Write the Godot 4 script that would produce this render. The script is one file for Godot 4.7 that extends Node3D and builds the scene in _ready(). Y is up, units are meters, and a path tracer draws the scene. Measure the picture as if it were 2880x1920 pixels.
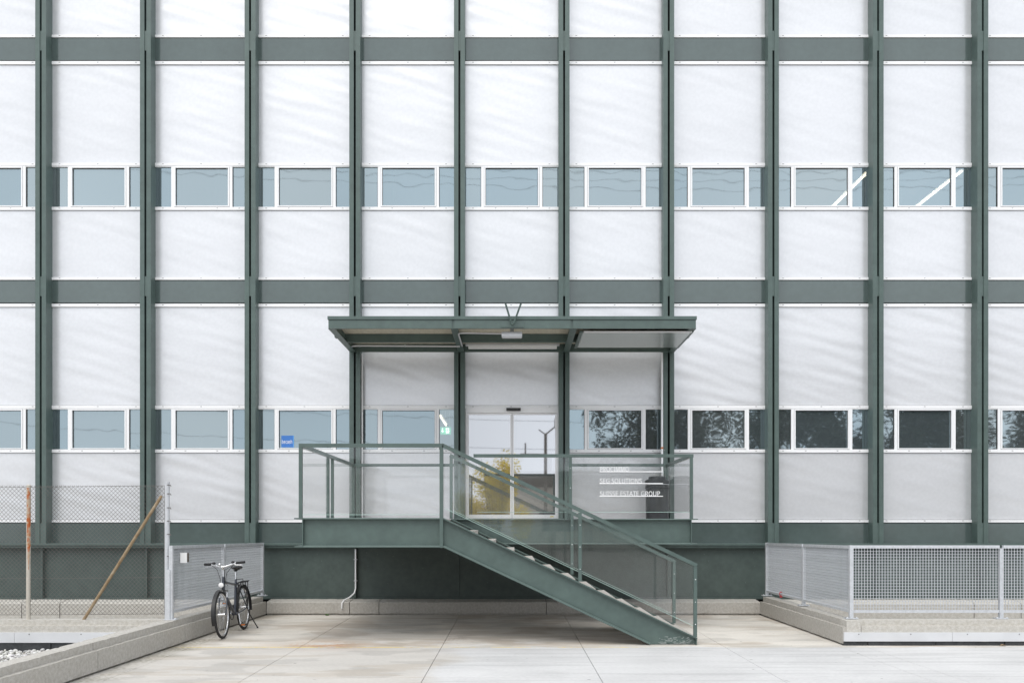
extends Node3D
# A steel and panel office front with an outside stair, seen square on through a shifted lens.
# Metres, y up. z = 0 is the front of the facade columns, the camera stands at z = 15.3.

const PITCH := 1.919
const X0 := -8.64
const STOREY := 4.498
const FIRST := -2
const LAST := 11

# ---------------------------------------------------------------- mesh builder
class MB:
	var v := PackedVector3Array()
	var n := PackedVector3Array()
	var t := PackedVector2Array()
	var ix := PackedInt32Array()

	func tri(a: Vector3, b: Vector3, c: Vector3) -> void:   # counter-clockwise seen from outside
		var k := v.size()
		var m := (b - a).cross(c - a).normalized()
		for p in [a, b, c]:
			v.append(p); n.append(m); t.append(Vector2(p.x, p.z))
		ix.append_array(PackedInt32Array([k, k + 2, k + 1]))

	func quad(a: Vector3, b: Vector3, c: Vector3, d: Vector3) -> void:
		var k := v.size()
		var m := (b - a).cross(d - a).normalized()
		if m.length() < 0.5:
			m = (c - b).cross(d - b).normalized()
		for p in [a, b, c, d]:
			v.append(p); n.append(m); t.append(Vector2(p.x, p.z))
		ix.append_array(PackedInt32Array([k, k + 2, k + 1, k, k + 3, k + 2]))

	func obox(c: Vector3, a: Vector3, b: Vector3, e: Vector3) -> void:   # a, b, e: half axes
		if a.cross(b).dot(e) < 0:
			a = -a
		var p := func(i: int, j: int, k: int) -> Vector3: return c + a * i + b * j + e * k
		quad(p.call(-1, -1, 1), p.call(1, -1, 1), p.call(1, 1, 1), p.call(-1, 1, 1))
		quad(p.call(1, -1, -1), p.call(-1, -1, -1), p.call(-1, 1, -1), p.call(1, 1, -1))
		quad(p.call(1, -1, 1), p.call(1, -1, -1), p.call(1, 1, -1), p.call(1, 1, 1))
		quad(p.call(-1, -1, -1), p.call(-1, -1, 1), p.call(-1, 1, 1), p.call(-1, 1, -1))
		quad(p.call(-1, 1, 1), p.call(1, 1, 1), p.call(1, 1, -1), p.call(-1, 1, -1))
		quad(p.call(-1, -1, -1), p.call(1, -1, -1), p.call(1, -1, 1), p.call(-1, -1, 1))

	func bb(x0: float, y0: float, z0: float, x1: float, y1: float, z1: float) -> MB:
		obox(Vector3((x0 + x1) / 2, (y0 + y1) / 2, (z0 + z1) / 2), Vector3(absf(x1 - x0) / 2, 0, 0), Vector3(0, absf(y1 - y0) / 2, 0), Vector3(0, 0, absf(z1 - z0) / 2))
		return self

	func sheet(x0: float, y0: float, x1: float, y1: float, z: float) -> MB:   # a pane of glass, facing +z
		quad(Vector3(x0, y0, z), Vector3(x1, y0, z), Vector3(x1, y1, z), Vector3(x0, y1, z))
		return self

	func bar(a: Vector3, b: Vector3, w: float, h: float, up := Vector3.UP) -> MB:   # w across, h along up
		var d := b - a
		var s := d.cross(up)
		if s.length() < 1e-6:
			s = d.cross(Vector3.RIGHT)
		s = s.normalized()
		var u := s.cross(d).normalized()
		obox((a + b) / 2, s * w / 2, u * h / 2, d / 2)
		return self

	func ring(c: Vector3, u: Vector3, w: Vector3, r: float, seg: int, nrm: float, d: Vector3) -> void:
		for i in seg + 1:
			var q := TAU * i / seg
			var o := u * cos(q) + w * sin(q)
			v.append(c + o * r); n.append((o + d * nrm).normalized()); t.append(Vector2(float(i) / seg, 0))

	func tube(pts: Array, r: float, seg := 8, r1 := -1.0) -> MB:
		if r1 < 0:
			r1 = r
		var u := Vector3.ZERO
		var start := v.size()
		var cnt := pts.size()
		for i in cnt:
			var d: Vector3 = (pts[mini(i + 1, cnt - 1)] - pts[maxi(i - 1, 0)]).normalized()
			if i == 0:
				u = d.cross(Vector3.UP if absf(d.y) < 0.9 else Vector3.RIGHT).normalized()
			else:
				u = (u - d * u.dot(d)).normalized()
			ring(pts[i], u, d.cross(u), lerpf(r, r1, float(i) / (cnt - 1)), seg, 0.0, d)
		for i in cnt - 1:
			for j in seg:
				var a := start + i * (seg + 1) + j
				var b := a + seg + 1
				ix.append_array(PackedInt32Array([a, b, a + 1, a + 1, b, b + 1]))
		for e in [0, cnt - 1]:
			var d: Vector3 = (pts[1] - pts[0]).normalized() * -1.0 if e == 0 else (pts[cnt - 1] - pts[cnt - 2]).normalized()
			var k := v.size()
			v.append(pts[e]); n.append(d); t.append(Vector2.ZERO)
			for j in seg + 1:
				v.append(v[start + e * (seg + 1) + j]); n.append(d); t.append(Vector2.ZERO)
			for j in seg:
				if e == 0:
					ix.append_array(PackedInt32Array([k, k + 1 + j, k + 2 + j]))
				else:
					ix.append_array(PackedInt32Array([k, k + 2 + j, k + 1 + j]))
		return self

	func torus(c: Vector3, axis: Vector3, R: float, r: float, seg := 40, sub := 8, from := 0.0, to := TAU, ref := Vector3.ZERO, flat := 1.0) -> MB:
		axis = axis.normalized()
		var u := ref if ref != Vector3.ZERO else axis.cross(Vector3.UP if absf(axis.y) < 0.9 else Vector3.RIGHT).normalized()
		var w := axis.cross(u)
		var start := v.size()
		for i in seg + 1:
			var q := lerpf(from, to, float(i) / seg)
			var o := u * cos(q) + w * sin(q)
			for j in sub + 1:
				var s := TAU * j / sub
				v.append(c + o * (R + r * cos(s) * flat) + axis * r * sin(s))
				n.append((o * cos(s) + axis * sin(s)).normalized()); t.append(Vector2.ZERO)
		for i in seg:
			for j in sub:
				var a := start + i * (sub + 1) + j
				var b := a + sub + 1
				ix.append_array(PackedInt32Array([a, a + 1, b, a + 1, b + 1, b]))
		return self

	func lathe(profile: Array, c: Vector3, seg := 28, sy := 1.0) -> MB:   # profile of (radius, height), bottom to top
		for i in profile.size() - 1:
			var p: Vector2 = profile[i] * Vector2(1, sy)
			var q: Vector2 = profile[i + 1] * Vector2(1, sy)
			var e := (q - p).normalized()
			var start := v.size()
			for j in seg + 1:
				var g := TAU * j / seg
				var o := Vector3(cos(g), 0, sin(g))
				var m := (o * e.y - Vector3.UP * e.x).normalized()
				for k in [p, q]:
					v.append(c + o * k.x + Vector3.UP * k.y); n.append(m); t.append(Vector2.ZERO)
			for j in seg:
				var a := start + j * 2
				ix.append_array(PackedInt32Array([a, a + 2, a + 1, a + 1, a + 2, a + 3]))
		return self

	func ball(c: Vector3, r: Vector3, seg := 10) -> MB:
		var start := v.size()
		var h := seg / 2 + 1
		for i in h + 1:
			var la := PI * i / h - PI / 2
			for j in seg + 1:
				var lo := TAU * j / seg
				var o := Vector3(cos(la) * cos(lo), sin(la), cos(la) * sin(lo))
				v.append(c + o * r); n.append((o / r).normalized()); t.append(Vector2.ZERO)
		for i in h:
			for j in seg:
				var a := start + i * (seg + 1) + j
				var b := a + seg + 1
				ix.append_array(PackedInt32Array([a, a + 1, b, a + 1, b + 1, b]))
		return self

	func prism(poly: PackedVector2Array, o: Vector3, ux: Vector3, uy: Vector3, depth: Vector3) -> MB:   # polygon extruded by depth
		var tr := Geometry2D.triangulate_polygon(poly)
		var at := func(q: Vector2) -> Vector3: return o + ux * q.x + uy * q.y
		var out := ux.cross(uy).dot(depth) > 0
		for i in range(0, tr.size(), 3):
			var a: Vector3 = at.call(poly[tr[i]])
			var b: Vector3 = at.call(poly[tr[i + 1]])
			var c: Vector3 = at.call(poly[tr[i + 2]])
			if (b - a).cross(c - a).dot(depth) > 0:
				var s := b; b = c; c = s
			tri(a, b, c)
			tri(a + depth, c + depth, b + depth)
		var ccw := not Geometry2D.is_polygon_clockwise(poly)
		for i in poly.size():
			var a: Vector3 = at.call(poly[i])
			var b: Vector3 = at.call(poly[(i + 1) % poly.size()])
			if ccw == out:
				quad(a, b, b + depth, a + depth)
			else:
				quad(b, a, a + depth, b + depth)
		return self

	func mesh() -> ArrayMesh:
		var arr := []
		arr.resize(Mesh.ARRAY_MAX)
		arr[Mesh.ARRAY_VERTEX] = v
		arr[Mesh.ARRAY_NORMAL] = n
		arr[Mesh.ARRAY_TEX_UV] = t
		arr[Mesh.ARRAY_INDEX] = ix
		var m := ArrayMesh.new()
		m.add_surface_from_arrays(Mesh.PRIMITIVE_TRIANGLES, arr)
		return m

# ---------------------------------------------------------------- nodes
func part(parent: Node3D, called: String, mb, mat: Material, at := Vector3.ZERO) -> MeshInstance3D:
	var o := MeshInstance3D.new()
	o.name = called
	o.mesh = mb.mesh() if mb is MB else mb
	o.material_override = mat
	parent.add_child(o, true)
	if parent == self:
		o.position = at
	elif parent.get_parent() == self:
		o.position = at - parent.position
	else:
		o.position = at
	return o

func thing(called: String, label: String, category: String, at := Vector3.ZERO, group := "") -> Node3D:
	var o := Node3D.new()
	o.name = called
	o.position = at
	add_child(o)
	tag(o, label, category, group)
	return o

func tag(o: Node, label: String, category := "", group := "", kind := "") -> void:
	if label: o.set_meta("label", label)
	if category: o.set_meta("category", category)
	if group: o.set_meta("group", group)
	if kind: o.set_meta("kind", kind)

func lin(r: float, g: float, b: float, a := 1.0) -> Color:
	var c := Color(r, g, b).linear_to_srgb()
	c.a = a
	return c

# ---------------------------------------------------------------- textures and materials
func noise_image(size: int, freq: float, octaves: int, sd: int, type := FastNoiseLite.TYPE_SIMPLEX_SMOOTH) -> Image:
	var f := FastNoiseLite.new()
	f.noise_type = type
	f.seed = sd
	f.frequency = freq
	f.fractal_octaves = octaves
	return f.get_seamless_image(size, size)

# grey multiplier texture: lo..hi of a fine and a coarse noise, a few dark or light specks
func mottled(size: int, lo: float, hi: float, fine: float, coarse: float, sd: int, speck := 0.0, speck_dark := 0.5, tint := Color(1, 1, 1)) -> ImageTexture:
	var a := noise_image(size, fine, 3, sd).get_data()
	var b := noise_image(size, coarse, 3, sd + 7).get_data()
	var rng := RandomNumberGenerator.new()
	rng.seed = sd
	var out := PackedByteArray()
	out.resize(size * size * 3)
	for i in size * size:
		var k := (a[i] * 0.45 + b[i] * 0.55) / 255.0
		var g := lerpf(lo, hi, k)
		if speck > 0 and rng.randf() < speck:
			g *= lerpf(speck_dark, 1.0, rng.randf())
		var w := clampf((k - 0.5) * 2.0, -1, 1) * 0.5 + 0.5
		out[i * 3] = int(clampf(g * lerpf(tint.r, 1, w), 0, 1) * 255)
		out[i * 3 + 1] = int(clampf(g * lerpf(tint.g, 1, w), 0, 1) * 255)
		out[i * 3 + 2] = int(clampf(g * lerpf(tint.b, 1, w), 0, 1) * 255)
	return ImageTexture.create_from_image(Image.create_from_data(size, size, false, Image.FORMAT_RGB8, out))

func normal_of(img: Image, k: float) -> ImageTexture:
	img.convert(Image.FORMAT_RGBA8)
	img.bump_map_to_normal_map(k)
	return ImageTexture.create_from_image(img)

func mat(c: Color, rough := 0.6, metal := 0.0, tex: Texture2D = null, scale := 1.0) -> StandardMaterial3D:
	var m := StandardMaterial3D.new()
	m.albedo_color = c
	m.roughness = rough
	m.metallic = metal
	if tex:
		m.albedo_texture = tex
		m.uv1_triplanar = true
		m.uv1_world_triplanar = true
		m.uv1_scale = Vector3.ONE * scale
	return m

func bumpy(m: StandardMaterial3D, tex: Texture2D, cm: float) -> StandardMaterial3D:
	m.heightmap_enabled = true
	m.heightmap_texture = tex
	m.heightmap_scale = cm
	m.uv1_triplanar = true
	m.uv1_world_triplanar = true
	return m

func pane(c: Color, alpha: float, metal: float) -> StandardMaterial3D:
	var m := StandardMaterial3D.new()
	m.transparency = BaseMaterial3D.TRANSPARENCY_ALPHA
	m.albedo_color = Color(c.r, c.g, c.b, alpha)
	m.roughness = 0.02
	m.metallic = metal
	return m

var M := {}

func materials() -> void:
	var paint_tex := mottled(512, 0.84, 1.0, 0.03, 0.006, 3, 0.0008, 1.6)
	M.green = mat(lin(0.104, 0.150, 0.137), 0.42, 0.0, paint_tex, 0.45)
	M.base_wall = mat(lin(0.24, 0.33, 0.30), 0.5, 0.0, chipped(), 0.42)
	M.scuff = mat(lin(0.34, 0.38, 0.37), 0.7)
	M.spandrel = mat(lin(0.092, 0.126, 0.120), 0.12, 0.0, mottled(256, 0.9, 1.0, 0.05, 0.01, 11), 0.5)
	M.spandrel.metallic_specular = 0.7
	# satin white cladding with faint slanting brush marks
	# (a sum of slanting waves that repeats without a seam: its slope bends the surface, its height tones it a little)
	var rng := RandomNumberGenerator.new()
	rng.seed = 5
	var set_of := []
	for k in 22:
		var ky := rng.randi_range(2, 15)
		set_of.append([roundf(-0.3 * ky + rng.randfn() * 1.3), float(ky), pow(ky, -0.75), rng.randf() * TAU])
	var sz := 256
	var grain := noise_image(sz, 0.12, 3, 15).get_data()
	var tone := PackedByteArray()
	var bend := PackedByteArray()
	tone.resize(sz * sz * 3)
	bend.resize(sz * sz * 3)
	for y in sz:
		for x in sz:
			var hh := 0.0
			var gx := 0.0
			var gy := 0.0
			for q in set_of:
				var ph: float = TAU * (q[0] * x + q[1] * y) / sz + q[3]
				hh += q[2] * sin(ph)
				var cs: float = cos(ph) * q[2]
				gx += cs * q[0]
				gy += cs * q[1]
			var nv := Vector3(-gx * 0.12, -gy * 0.12, 1.0).normalized()
			var at := (y * sz + x) * 3
			bend[at] = int((nv.x * 0.5 + 0.5) * 255)
			bend[at + 1] = int((nv.y * 0.5 + 0.5) * 255)
			bend[at + 2] = int((nv.z * 0.5 + 0.5) * 255)
			var g := int(clampf(0.975 + hh * 0.007 + (grain[y * sz + x] / 255.0 - 0.5) * 0.03, 0, 1) * 255)
			tone[at] = g
			tone[at + 1] = g
			tone[at + 2] = g
	var brush := ImageTexture.create_from_image(Image.create_from_data(sz, sz, false, Image.FORMAT_RGB8, tone))
	M.panel = mat(lin(0.765, 0.77, 0.79), 0.28, 0.34, brush, 0.36)
	M.panel.normal_enabled = true
	M.panel.normal_texture = ImageTexture.create_from_image(Image.create_from_data(sz, sz, false, Image.FORMAT_RGB8, bend))
	M.panel.normal_scale = 0.02
	M.panel.metallic_specular = 0.7
	M.panels = [M.panel]
	for k in [0.985, 1.012]:
		var p2: StandardMaterial3D = M.panel.duplicate()
		p2.albedo_color = lin(0.765 * k, 0.77 * k, 0.79 * k)
		p2.uv1_offset = Vector3(0.37, 0.61, 0.0) * k
		M.panels.append(p2)
	M.white = mat(lin(0.90, 0.90, 0.91), 0.35)
	M.frame = mat(lin(0.90, 0.90, 0.91), 0.4)
	M.seal = mat(lin(0.02, 0.022, 0.022), 0.7)
	M.screw = mat(lin(0.25, 0.25, 0.25), 0.4, 0.5)
	M.gap = mat(lin(0.012, 0.014, 0.014), 0.8)
	# glass
	var wave := normal_of(noise_image(256, 0.012, 2, 41), 6.0)
	M.window = pane(lin(0.39, 0.465, 0.49), 0.02, 0.84)
	M.window.normal_enabled = true
	M.window.normal_texture = wave
	M.window.normal_scale = 0.012
	M.window.uv1_triplanar = true
	M.window.uv1_world_triplanar = true
	M.window.uv1_scale = Vector3.ONE * 0.5
	M.panes = [M.window]
	for k in [[0.36, 0.445, 0.48], [0.405, 0.47, 0.485]]:
		var w2: StandardMaterial3D = M.window.duplicate()
		w2.albedo_color = lin(k[0], k[1], k[2], 0.02)
		M.panes.append(w2)
	M.door_glass = pane(lin(0.62, 0.625, 0.64), 0.02, 0.9)
	M.rail_glass = pane(lin(0.72, 0.86, 0.83), 0.010, 0.0)
	M.rail_glass.metallic_specular = 0.42
	M.glass_edge = mat(lin(0.45, 0.62, 0.56), 0.2)
	# galvanised steel, other metals
	var galv := mottled(256, 0.85, 1.0, 0.08, 0.02, 23)
	M.galv = mat(lin(0.68, 0.70, 0.73), 0.5, 0.25, galv, 2.0)
	M.silver = mat(lin(0.75, 0.75, 0.76), 0.22, 0.9)
	M.alu = mat(lin(0.72, 0.72, 0.74), 0.35, 0.6)
	M.rust = mat(lin(0.42, 0.37, 0.28), 0.8, 0.0, mottled(256, 0.7, 1.0, 0.05, 0.015, 29, 0.0, 1.0, Color(1.0, 0.84, 0.66)), 1.2)
	M.rusty_pole = mat(lin(0.44, 0.34, 0.25), 0.8, 0.0, rust_texture(), 1.4)
	M.old_pipe = mat(lin(0.58, 0.54, 0.47), 0.7, 0.0, galv, 2.0)
	M.wire = mat(lin(0.16, 0.15, 0.14), 0.6, 0.4)
	# concrete
	var conc := mottled(512, 0.80, 1.0, 0.30, 0.035, 31, 0.10, 0.6, Color(1.0, 0.98, 0.94))
	var conc_h := mottled(256, 0.0, 1.0, 0.15, 0.05, 33, 0.05, 0.2)
	M.kerb = bumpy(mat(lin(0.57, 0.555, 0.53), 0.9, 0.0, conc, 0.9), conc_h, 0.25)
	M.kerb_pale = bumpy(mat(lin(0.66, 0.645, 0.615), 0.9, 0.0, conc, 0.8), conc_h, 0.2)
	M.bitumen = mat(lin(0.07, 0.075, 0.08), 0.85, 0.0, mottled(256, 0.6, 1.0, 0.1, 0.02, 37, 0.03, 2.0), 1.0)
	M.flashing = mat(lin(0.72, 0.73, 0.75), 0.4, 0.15, mottled(256, 0.92, 1.0, 0.02, 0.01, 39), 0.5)
	M.step = mat(lin(0.55, 0.53, 0.51), 0.85, 0.0, conc, 0.9)
	M.soil = mat(lin(0.10, 0.09, 0.075), 0.95, 0.0, conc, 0.5)
	M.asphalt = mat(lin(0.42, 0.415, 0.40), 0.9, 0.0, conc, 0.3)
	M.pebble = mat(lin(0.72, 0.72, 0.71), 0.8)
	M.pebble.vertex_color_use_as_albedo = true
	M.slab = mat(Color.WHITE, 0.85)
	M.slab.albedo_texture = ground_texture()
	M.slab.texture_repeat = false
	M.slab_plain = mat(lin(0.46, 0.45, 0.44), 0.88, 0.0, conc, 0.35)
	M.black = mat(lin(0.016, 0.016, 0.017), 0.45)
	M.rubber = mat(lin(0.022, 0.022, 0.023), 0.8)
	M.navy = mat(lin(0.012, 0.018, 0.035), 0.2)
	M.navy.clearcoat_enabled = true
	M.barrel = mat(lin(0.05, 0.054, 0.06), 0.4, 0.0, mottled(256, 0.6, 1.0, 0.02, 0.01, 43), 1.0)
	M.orange = mat(lin(0.55, 0.16, 0.03), 0.4)
	M.red = mat(lin(0.45, 0.03, 0.04), 0.4)
	M.soffit = mat(lin(0.78, 0.73, 0.62), 0.8, 0.0, conc, 0.5)
	M.soffit_panel = mat(lin(0.46, 0.50, 0.49), 0.22, 0.5)
	M.inside = mat(lin(0.42, 0.42, 0.41), 0.9)
	M.inside_floor = mat(lin(0.16, 0.15, 0.14), 0.6)
	M.blue = mat(lin(0.05, 0.19, 0.55), 0.4)
	M.paper_white = mat(lin(0.85, 0.85, 0.85), 0.6)
	M.text = mat(lin(0.90, 0.90, 0.90), 0.6)
	M.exit_green = mat(lin(0.06, 0.42, 0.22), 0.5)
	M.yellow = mat(lin(0.70, 0.52, 0.02), 0.5)
	M.tube = mat(lin(0.8, 0.8, 0.75), 0.5)
	M.tube.emission_enabled = true
	M.tube.emission = Color(1.0, 0.97, 0.86)
	M.tube.emission_energy_multiplier = 7.0
	M.bark = mat(lin(0.075, 0.06, 0.045), 0.9)
	M.leaf = mat(lin(0.03, 0.036, 0.016), 0.7)
	M.leaf_brown = mat(lin(0.045, 0.038, 0.018), 0.8)
	M.forsythia = mat(lin(0.72, 0.56, 0.03), 0.7)
	M.weed = mat(lin(0.07, 0.16, 0.025), 0.7)
	M.house = mat(lin(0.60, 0.55, 0.49), 0.8, 0.0, conc, 0.2)
	M.house_dark = mat(lin(0.10, 0.08, 0.06), 0.8)

# dark paint with pale chips, scratches and splashed dirt of its own outline
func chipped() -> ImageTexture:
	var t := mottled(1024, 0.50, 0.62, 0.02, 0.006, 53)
	var img := t.get_image()
	var rng := RandomNumberGenerator.new()
	rng.seed = 9
	for k in 70:
		var p := Vector2i(rng.randi_range(2, 1010), rng.randi_range(2, 1010))
		var w := rng.randi_range(1, 4)
		img.fill_rect(Rect2i(p.x, p.y, w, rng.randi_range(1, 5)), Color(1, 1, 1) * rng.randf_range(0.8, 1.0))
		if rng.randf() < 0.3:
			for j in rng.randi_range(4, 12):
				img.fill_rect(Rect2i(p.x + j, p.y + j / 2, 1, 1), Color(0.95, 0.95, 0.95))
	return ImageTexture.create_from_image(img)

func rust_texture() -> ImageTexture:
	var a := noise_image(256, 0.02, 4, 77)
	var out := Image.create(256, 256, false, Image.FORMAT_RGB8)
	for y in 256:
		for x in 256:
			var k := smoothstep(0.42, 0.62, a.get_pixel(x, y).r)
			out.set_pixel(x, y, Color(1, 1, 1).lerp(Color(0.95, 0.55, 0.28), k))
	return ImageTexture.create_from_image(out)

# the colour of the forecourt concrete: pale swept slabs in front, beige stained ones towards the wall,
# rust bleeding from a joint, a worn yellow line, tyre and drip marks. x -4.6..11.4, z 0..8
func ground_texture() -> ImageTexture:
	var w := 1536
	var h := 768
	var f := FastNoiseLite.new()
	f.seed = 91; f.frequency = 1.0; f.fractal_octaves = 4
	var c := FastNoiseLite.new()
	c.seed = 17; c.frequency = 0.5; c.fractal_octaves = 3
	var fine := FastNoiseLite.new()
	fine.seed = 7; fine.frequency = 14.0; fine.fractal_octaves = 2
	var rng := RandomNumberGenerator.new()
	rng.seed = 404
	var out := PackedByteArray()
	out.resize(w * h * 3)
	for j in h:
		var z := 8.0 * (j + 0.5) / h
		for i in w:
			var x := -4.6 + 16.0 * (i + 0.5) / w
			var n1 := f.get_noise_2d(x * 0.7, z * 2.2)          # streaks along x
			var n2 := c.get_noise_2d(x, z)
			var n3 := fine.get_noise_2d(x, z * 1.6)
			var edge := z + n1 * 0.14
			# pale swept concrete in front
			var front := smoothstep(4.14, 4.24, edge)
			var right := smoothstep(-1.15, -0.55, x + n2 * 0.7) if x < 2.0 else 1.0
			var beige := Vector3(0.61, 0.575, 0.52)
			var col := beige.lerp(Vector3(0.51, 0.485, 0.45), front).lerp(Vector3(0.545, 0.54, 0.535), front * right)
			col *= 1.0 + n1 * 0.16 * (1.0 - 0.6 * front) + n2 * 0.10 + n3 * 0.07
			# brown wash
			var brown := smoothstep(0.10, 0.5, n2 + n1 * 0.5) * (1.0 - front)
			col = col.lerp(Vector3(0.30, 0.225, 0.16), brown * 0.42)
			# rust that bleeds from the joint at x = -2.83
			var dx := (x + 2.55) / 0.6
			var dz := (z - 3.98) / 0.32
			var ru := exp(-dx * dx - dz * dz) * smoothstep(-0.45, 0.10, n1 + n3 * 0.5)
			col = col.lerp(Vector3(0.46, 0.27, 0.15), clampf(ru * 0.95, 0, 1))
			var dx2 := (x + 0.78) / 0.22
			var dz2 := (z - 3.75) / 0.5
			var ru2 := exp(-dx2 * dx2 - dz2 * dz2) * smoothstep(0.0, 0.35, n1 + n3 * 0.6)
			col = col.lerp(Vector3(0.24, 0.15, 0.12), clampf(ru2 * 0.9, 0, 1))
			# oily and rain-washed patches with ragged borders
			var p1 := smoothstep(0.12, 0.2, c.get_noise_2d(x * 1.3 + 11, z * 2.6) + n3 * 0.08)
			col = col * (1.0 - 0.13 * p1 * (1.0 - 0.7 * front * right))
			var p2 := smoothstep(0.16, 0.22, f.get_noise_2d(x * 0.35 + 70, z * 1.9 + 9) + n3 * 0.10)
			col = col.lerp(Vector3(0.40, 0.34, 0.27), p2 * 0.36 * (1.0 - front * right))
			var p3 := smoothstep(0.20, 0.24, f.get_noise_2d(x * 0.22 + 20, z * 5.0)) * front * right
			col = col * (1.0 - 0.10 * p3)
			# pale lime bloom before the landing
			var lime := smoothstep(0.15, 0.4, f.get_noise_2d(x * 1.1 + 40, z * 4.0)) * exp(-pow((z - 3.9) / 0.35, 2)) * smoothstep(-3.0, -2.2, x) * (1.0 - smoothstep(0.3, 1.2, x))
			col = col.lerp(Vector3(0.62, 0.61, 0.60), lime * 0.8)
			# worn yellow line
			if absf(z - 4.19 - n1 * 0.02) < 0.03 and x < 1.8:
				var worn := smoothstep(-0.45, 0.15, f.get_noise_2d(x * 1.6, z * 9.0 + 5) + n3 * 0.7 - maxf(0.0, x + 1.6) * 0.13)
				col = col.lerp(Vector3(0.68, 0.53, 0.16), worn * 0.85)
			# moss and dirt along the kerb
			if x < -3.9:
				var dirt := smoothstep(0.62, 0.1, x + 4.6 + n1 * 0.3) * smoothstep(-0.35, 0.25, n3 + n2)
				col = col.lerp(Vector3(0.15, 0.14, 0.09), dirt * 0.6)
			out[(j * w + i) * 3] = int(pow(clampf(col.x, 0, 1), 1.0 / 2.2) * 255)
			out[(j * w + i) * 3 + 1] = int(pow(clampf(col.y, 0, 1), 1.0 / 2.2) * 255)
			out[(j * w + i) * 3 + 2] = int(pow(clampf(col.z, 0, 1), 1.0 / 2.2) * 255)
	var img := Image.create_from_data(w, h, false, Image.FORMAT_RGB8, out)
	# small marks: drips, leaf litter stains and scuffs
	for k in 260:
		var px := rng.randi_range(4, w - 40)
		var py := rng.randi_range(4, h - 4)
		var d := img.get_pixel(px, py).darkened(rng.randf_range(0.1, 0.45))
		var len := rng.randi_range(1, 3) if rng.randf() < 0.85 else rng.randi_range(8, 34)
		img.fill_rect(Rect2i(px, py, len, 1 if rng.randf() < 0.8 else 2), d)
	return ImageTexture.create_from_image(img)

# ---------------------------------------------------------------- the main sequence
func _ready() -> void:
	var cam := Camera3D.new()
	cam.name = "camera"
	cam.projection = Camera3D.PROJECTION_FRUSTUM
	cam.near = 0.1
	cam.far = 600.0
	cam.size = 0.1 * 1920.0 / 2350.0
	cam.frustum_offset = Vector2(0, 0.1 * (1475.0 - 960.0) / 2350.0)
	cam.position = Vector3(0, 1.63, 15.3)
	add_child(cam)
	cam.current = true

	# even overcast: a little brighter overhead than at the horizon, soft cloud
	var sky := PanoramaSkyMaterial.new()
	var si := Image.create(256, 128, false, Image.FORMAT_RGBF)
	var cl := FastNoiseLite.new()
	cl.seed = 60; cl.frequency = 0.9; cl.fractal_octaves = 4
	for py in 128:
		var el := PI / 2 - PI * (py + 0.5) / 128
		for px in 256:
			var az := TAU * px / 256
			var d := Vector3(cos(el) * cos(az), sin(el), cos(el) * sin(az))
			var k := (1.10 + 0.12 * maxf(0.0, sin(el))) * (1.0 + 0.20 * cl.get_noise_3dv(d * 2.5))
			si.set_pixel(px, py, Color(0.89, 0.935, 1.0) * k if el > 0 else Color(0.35, 0.35, 0.34))
	sky.panorama = ImageTexture.create_from_image(si)
	var env := Environment.new()
	env.background_mode = Environment.BG_SKY
	env.sky = Sky.new()
	env.sky.sky_material = sky
	env.tonemap_mode = Environment.TONE_MAPPER_LINEAR
	env.tonemap_exposure = 1.24
	env.sdfgi_enabled = true
	env.ssao_enabled = true
	env.ssil_enabled = true
	var we := WorldEnvironment.new()
	we.name = "environment"
	we.environment = env
	add_child(we)

	var sun := DirectionalLight3D.new()
	sun.name = "sun"
	sun.light_energy = 0.45
	sun.light_color = Color(1.0, 0.98, 0.95)
	sun.light_angular_distance = 40.0
	sun.shadow_enabled = true
	add_child(sun)
	sun.look_at_from_position(Vector3(-2.0, 10, 6.0), Vector3.ZERO)

	materials()
	ground()
	kerbs()
	building()
	canopy()
	staircase()
	fences()
	chain_link()
	bicycle()
	small_things()
	inside_things()
	opposite_side()

# ---------------------------------------------------------------- ground
func slab(parent: Node3D, x0: float, z0: float, x1: float, z1: float) -> void:
	var g := 0.0028
	var b := MB.new()
	var e := 0.004
	var p := [Vector3(x0 + g, 0, z1 - g), Vector3(x1 - g, 0, z1 - g), Vector3(x1 - g, 0, z0 + g), Vector3(x0 + g, 0, z0 + g)]
	var q := [p[0] + Vector3(e, 0, -e), p[1] + Vector3(-e, 0, -e), p[2] + Vector3(-e, 0, e), p[3] + Vector3(e, 0, e)]
	b.quad(q[0], q[1], q[2], q[3])
	for i in 4:
		var k := (i + 1) % 4
		b.quad(p[i] - Vector3(0, e, 0), p[k] - Vector3(0, e, 0), q[k], q[i])
		b.quad(p[i] - Vector3(0, 0.09, 0), p[k] - Vector3(0, 0.09, 0), p[k] - Vector3(0, e, 0), p[i] - Vector3(0, e, 0))
	for i in b.t.size():
		b.t[i] = Vector2((b.t[i].x + 4.6) / 16.0, b.t[i].y / 8.0)
	part(parent, "slab", b, M.slab)

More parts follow.
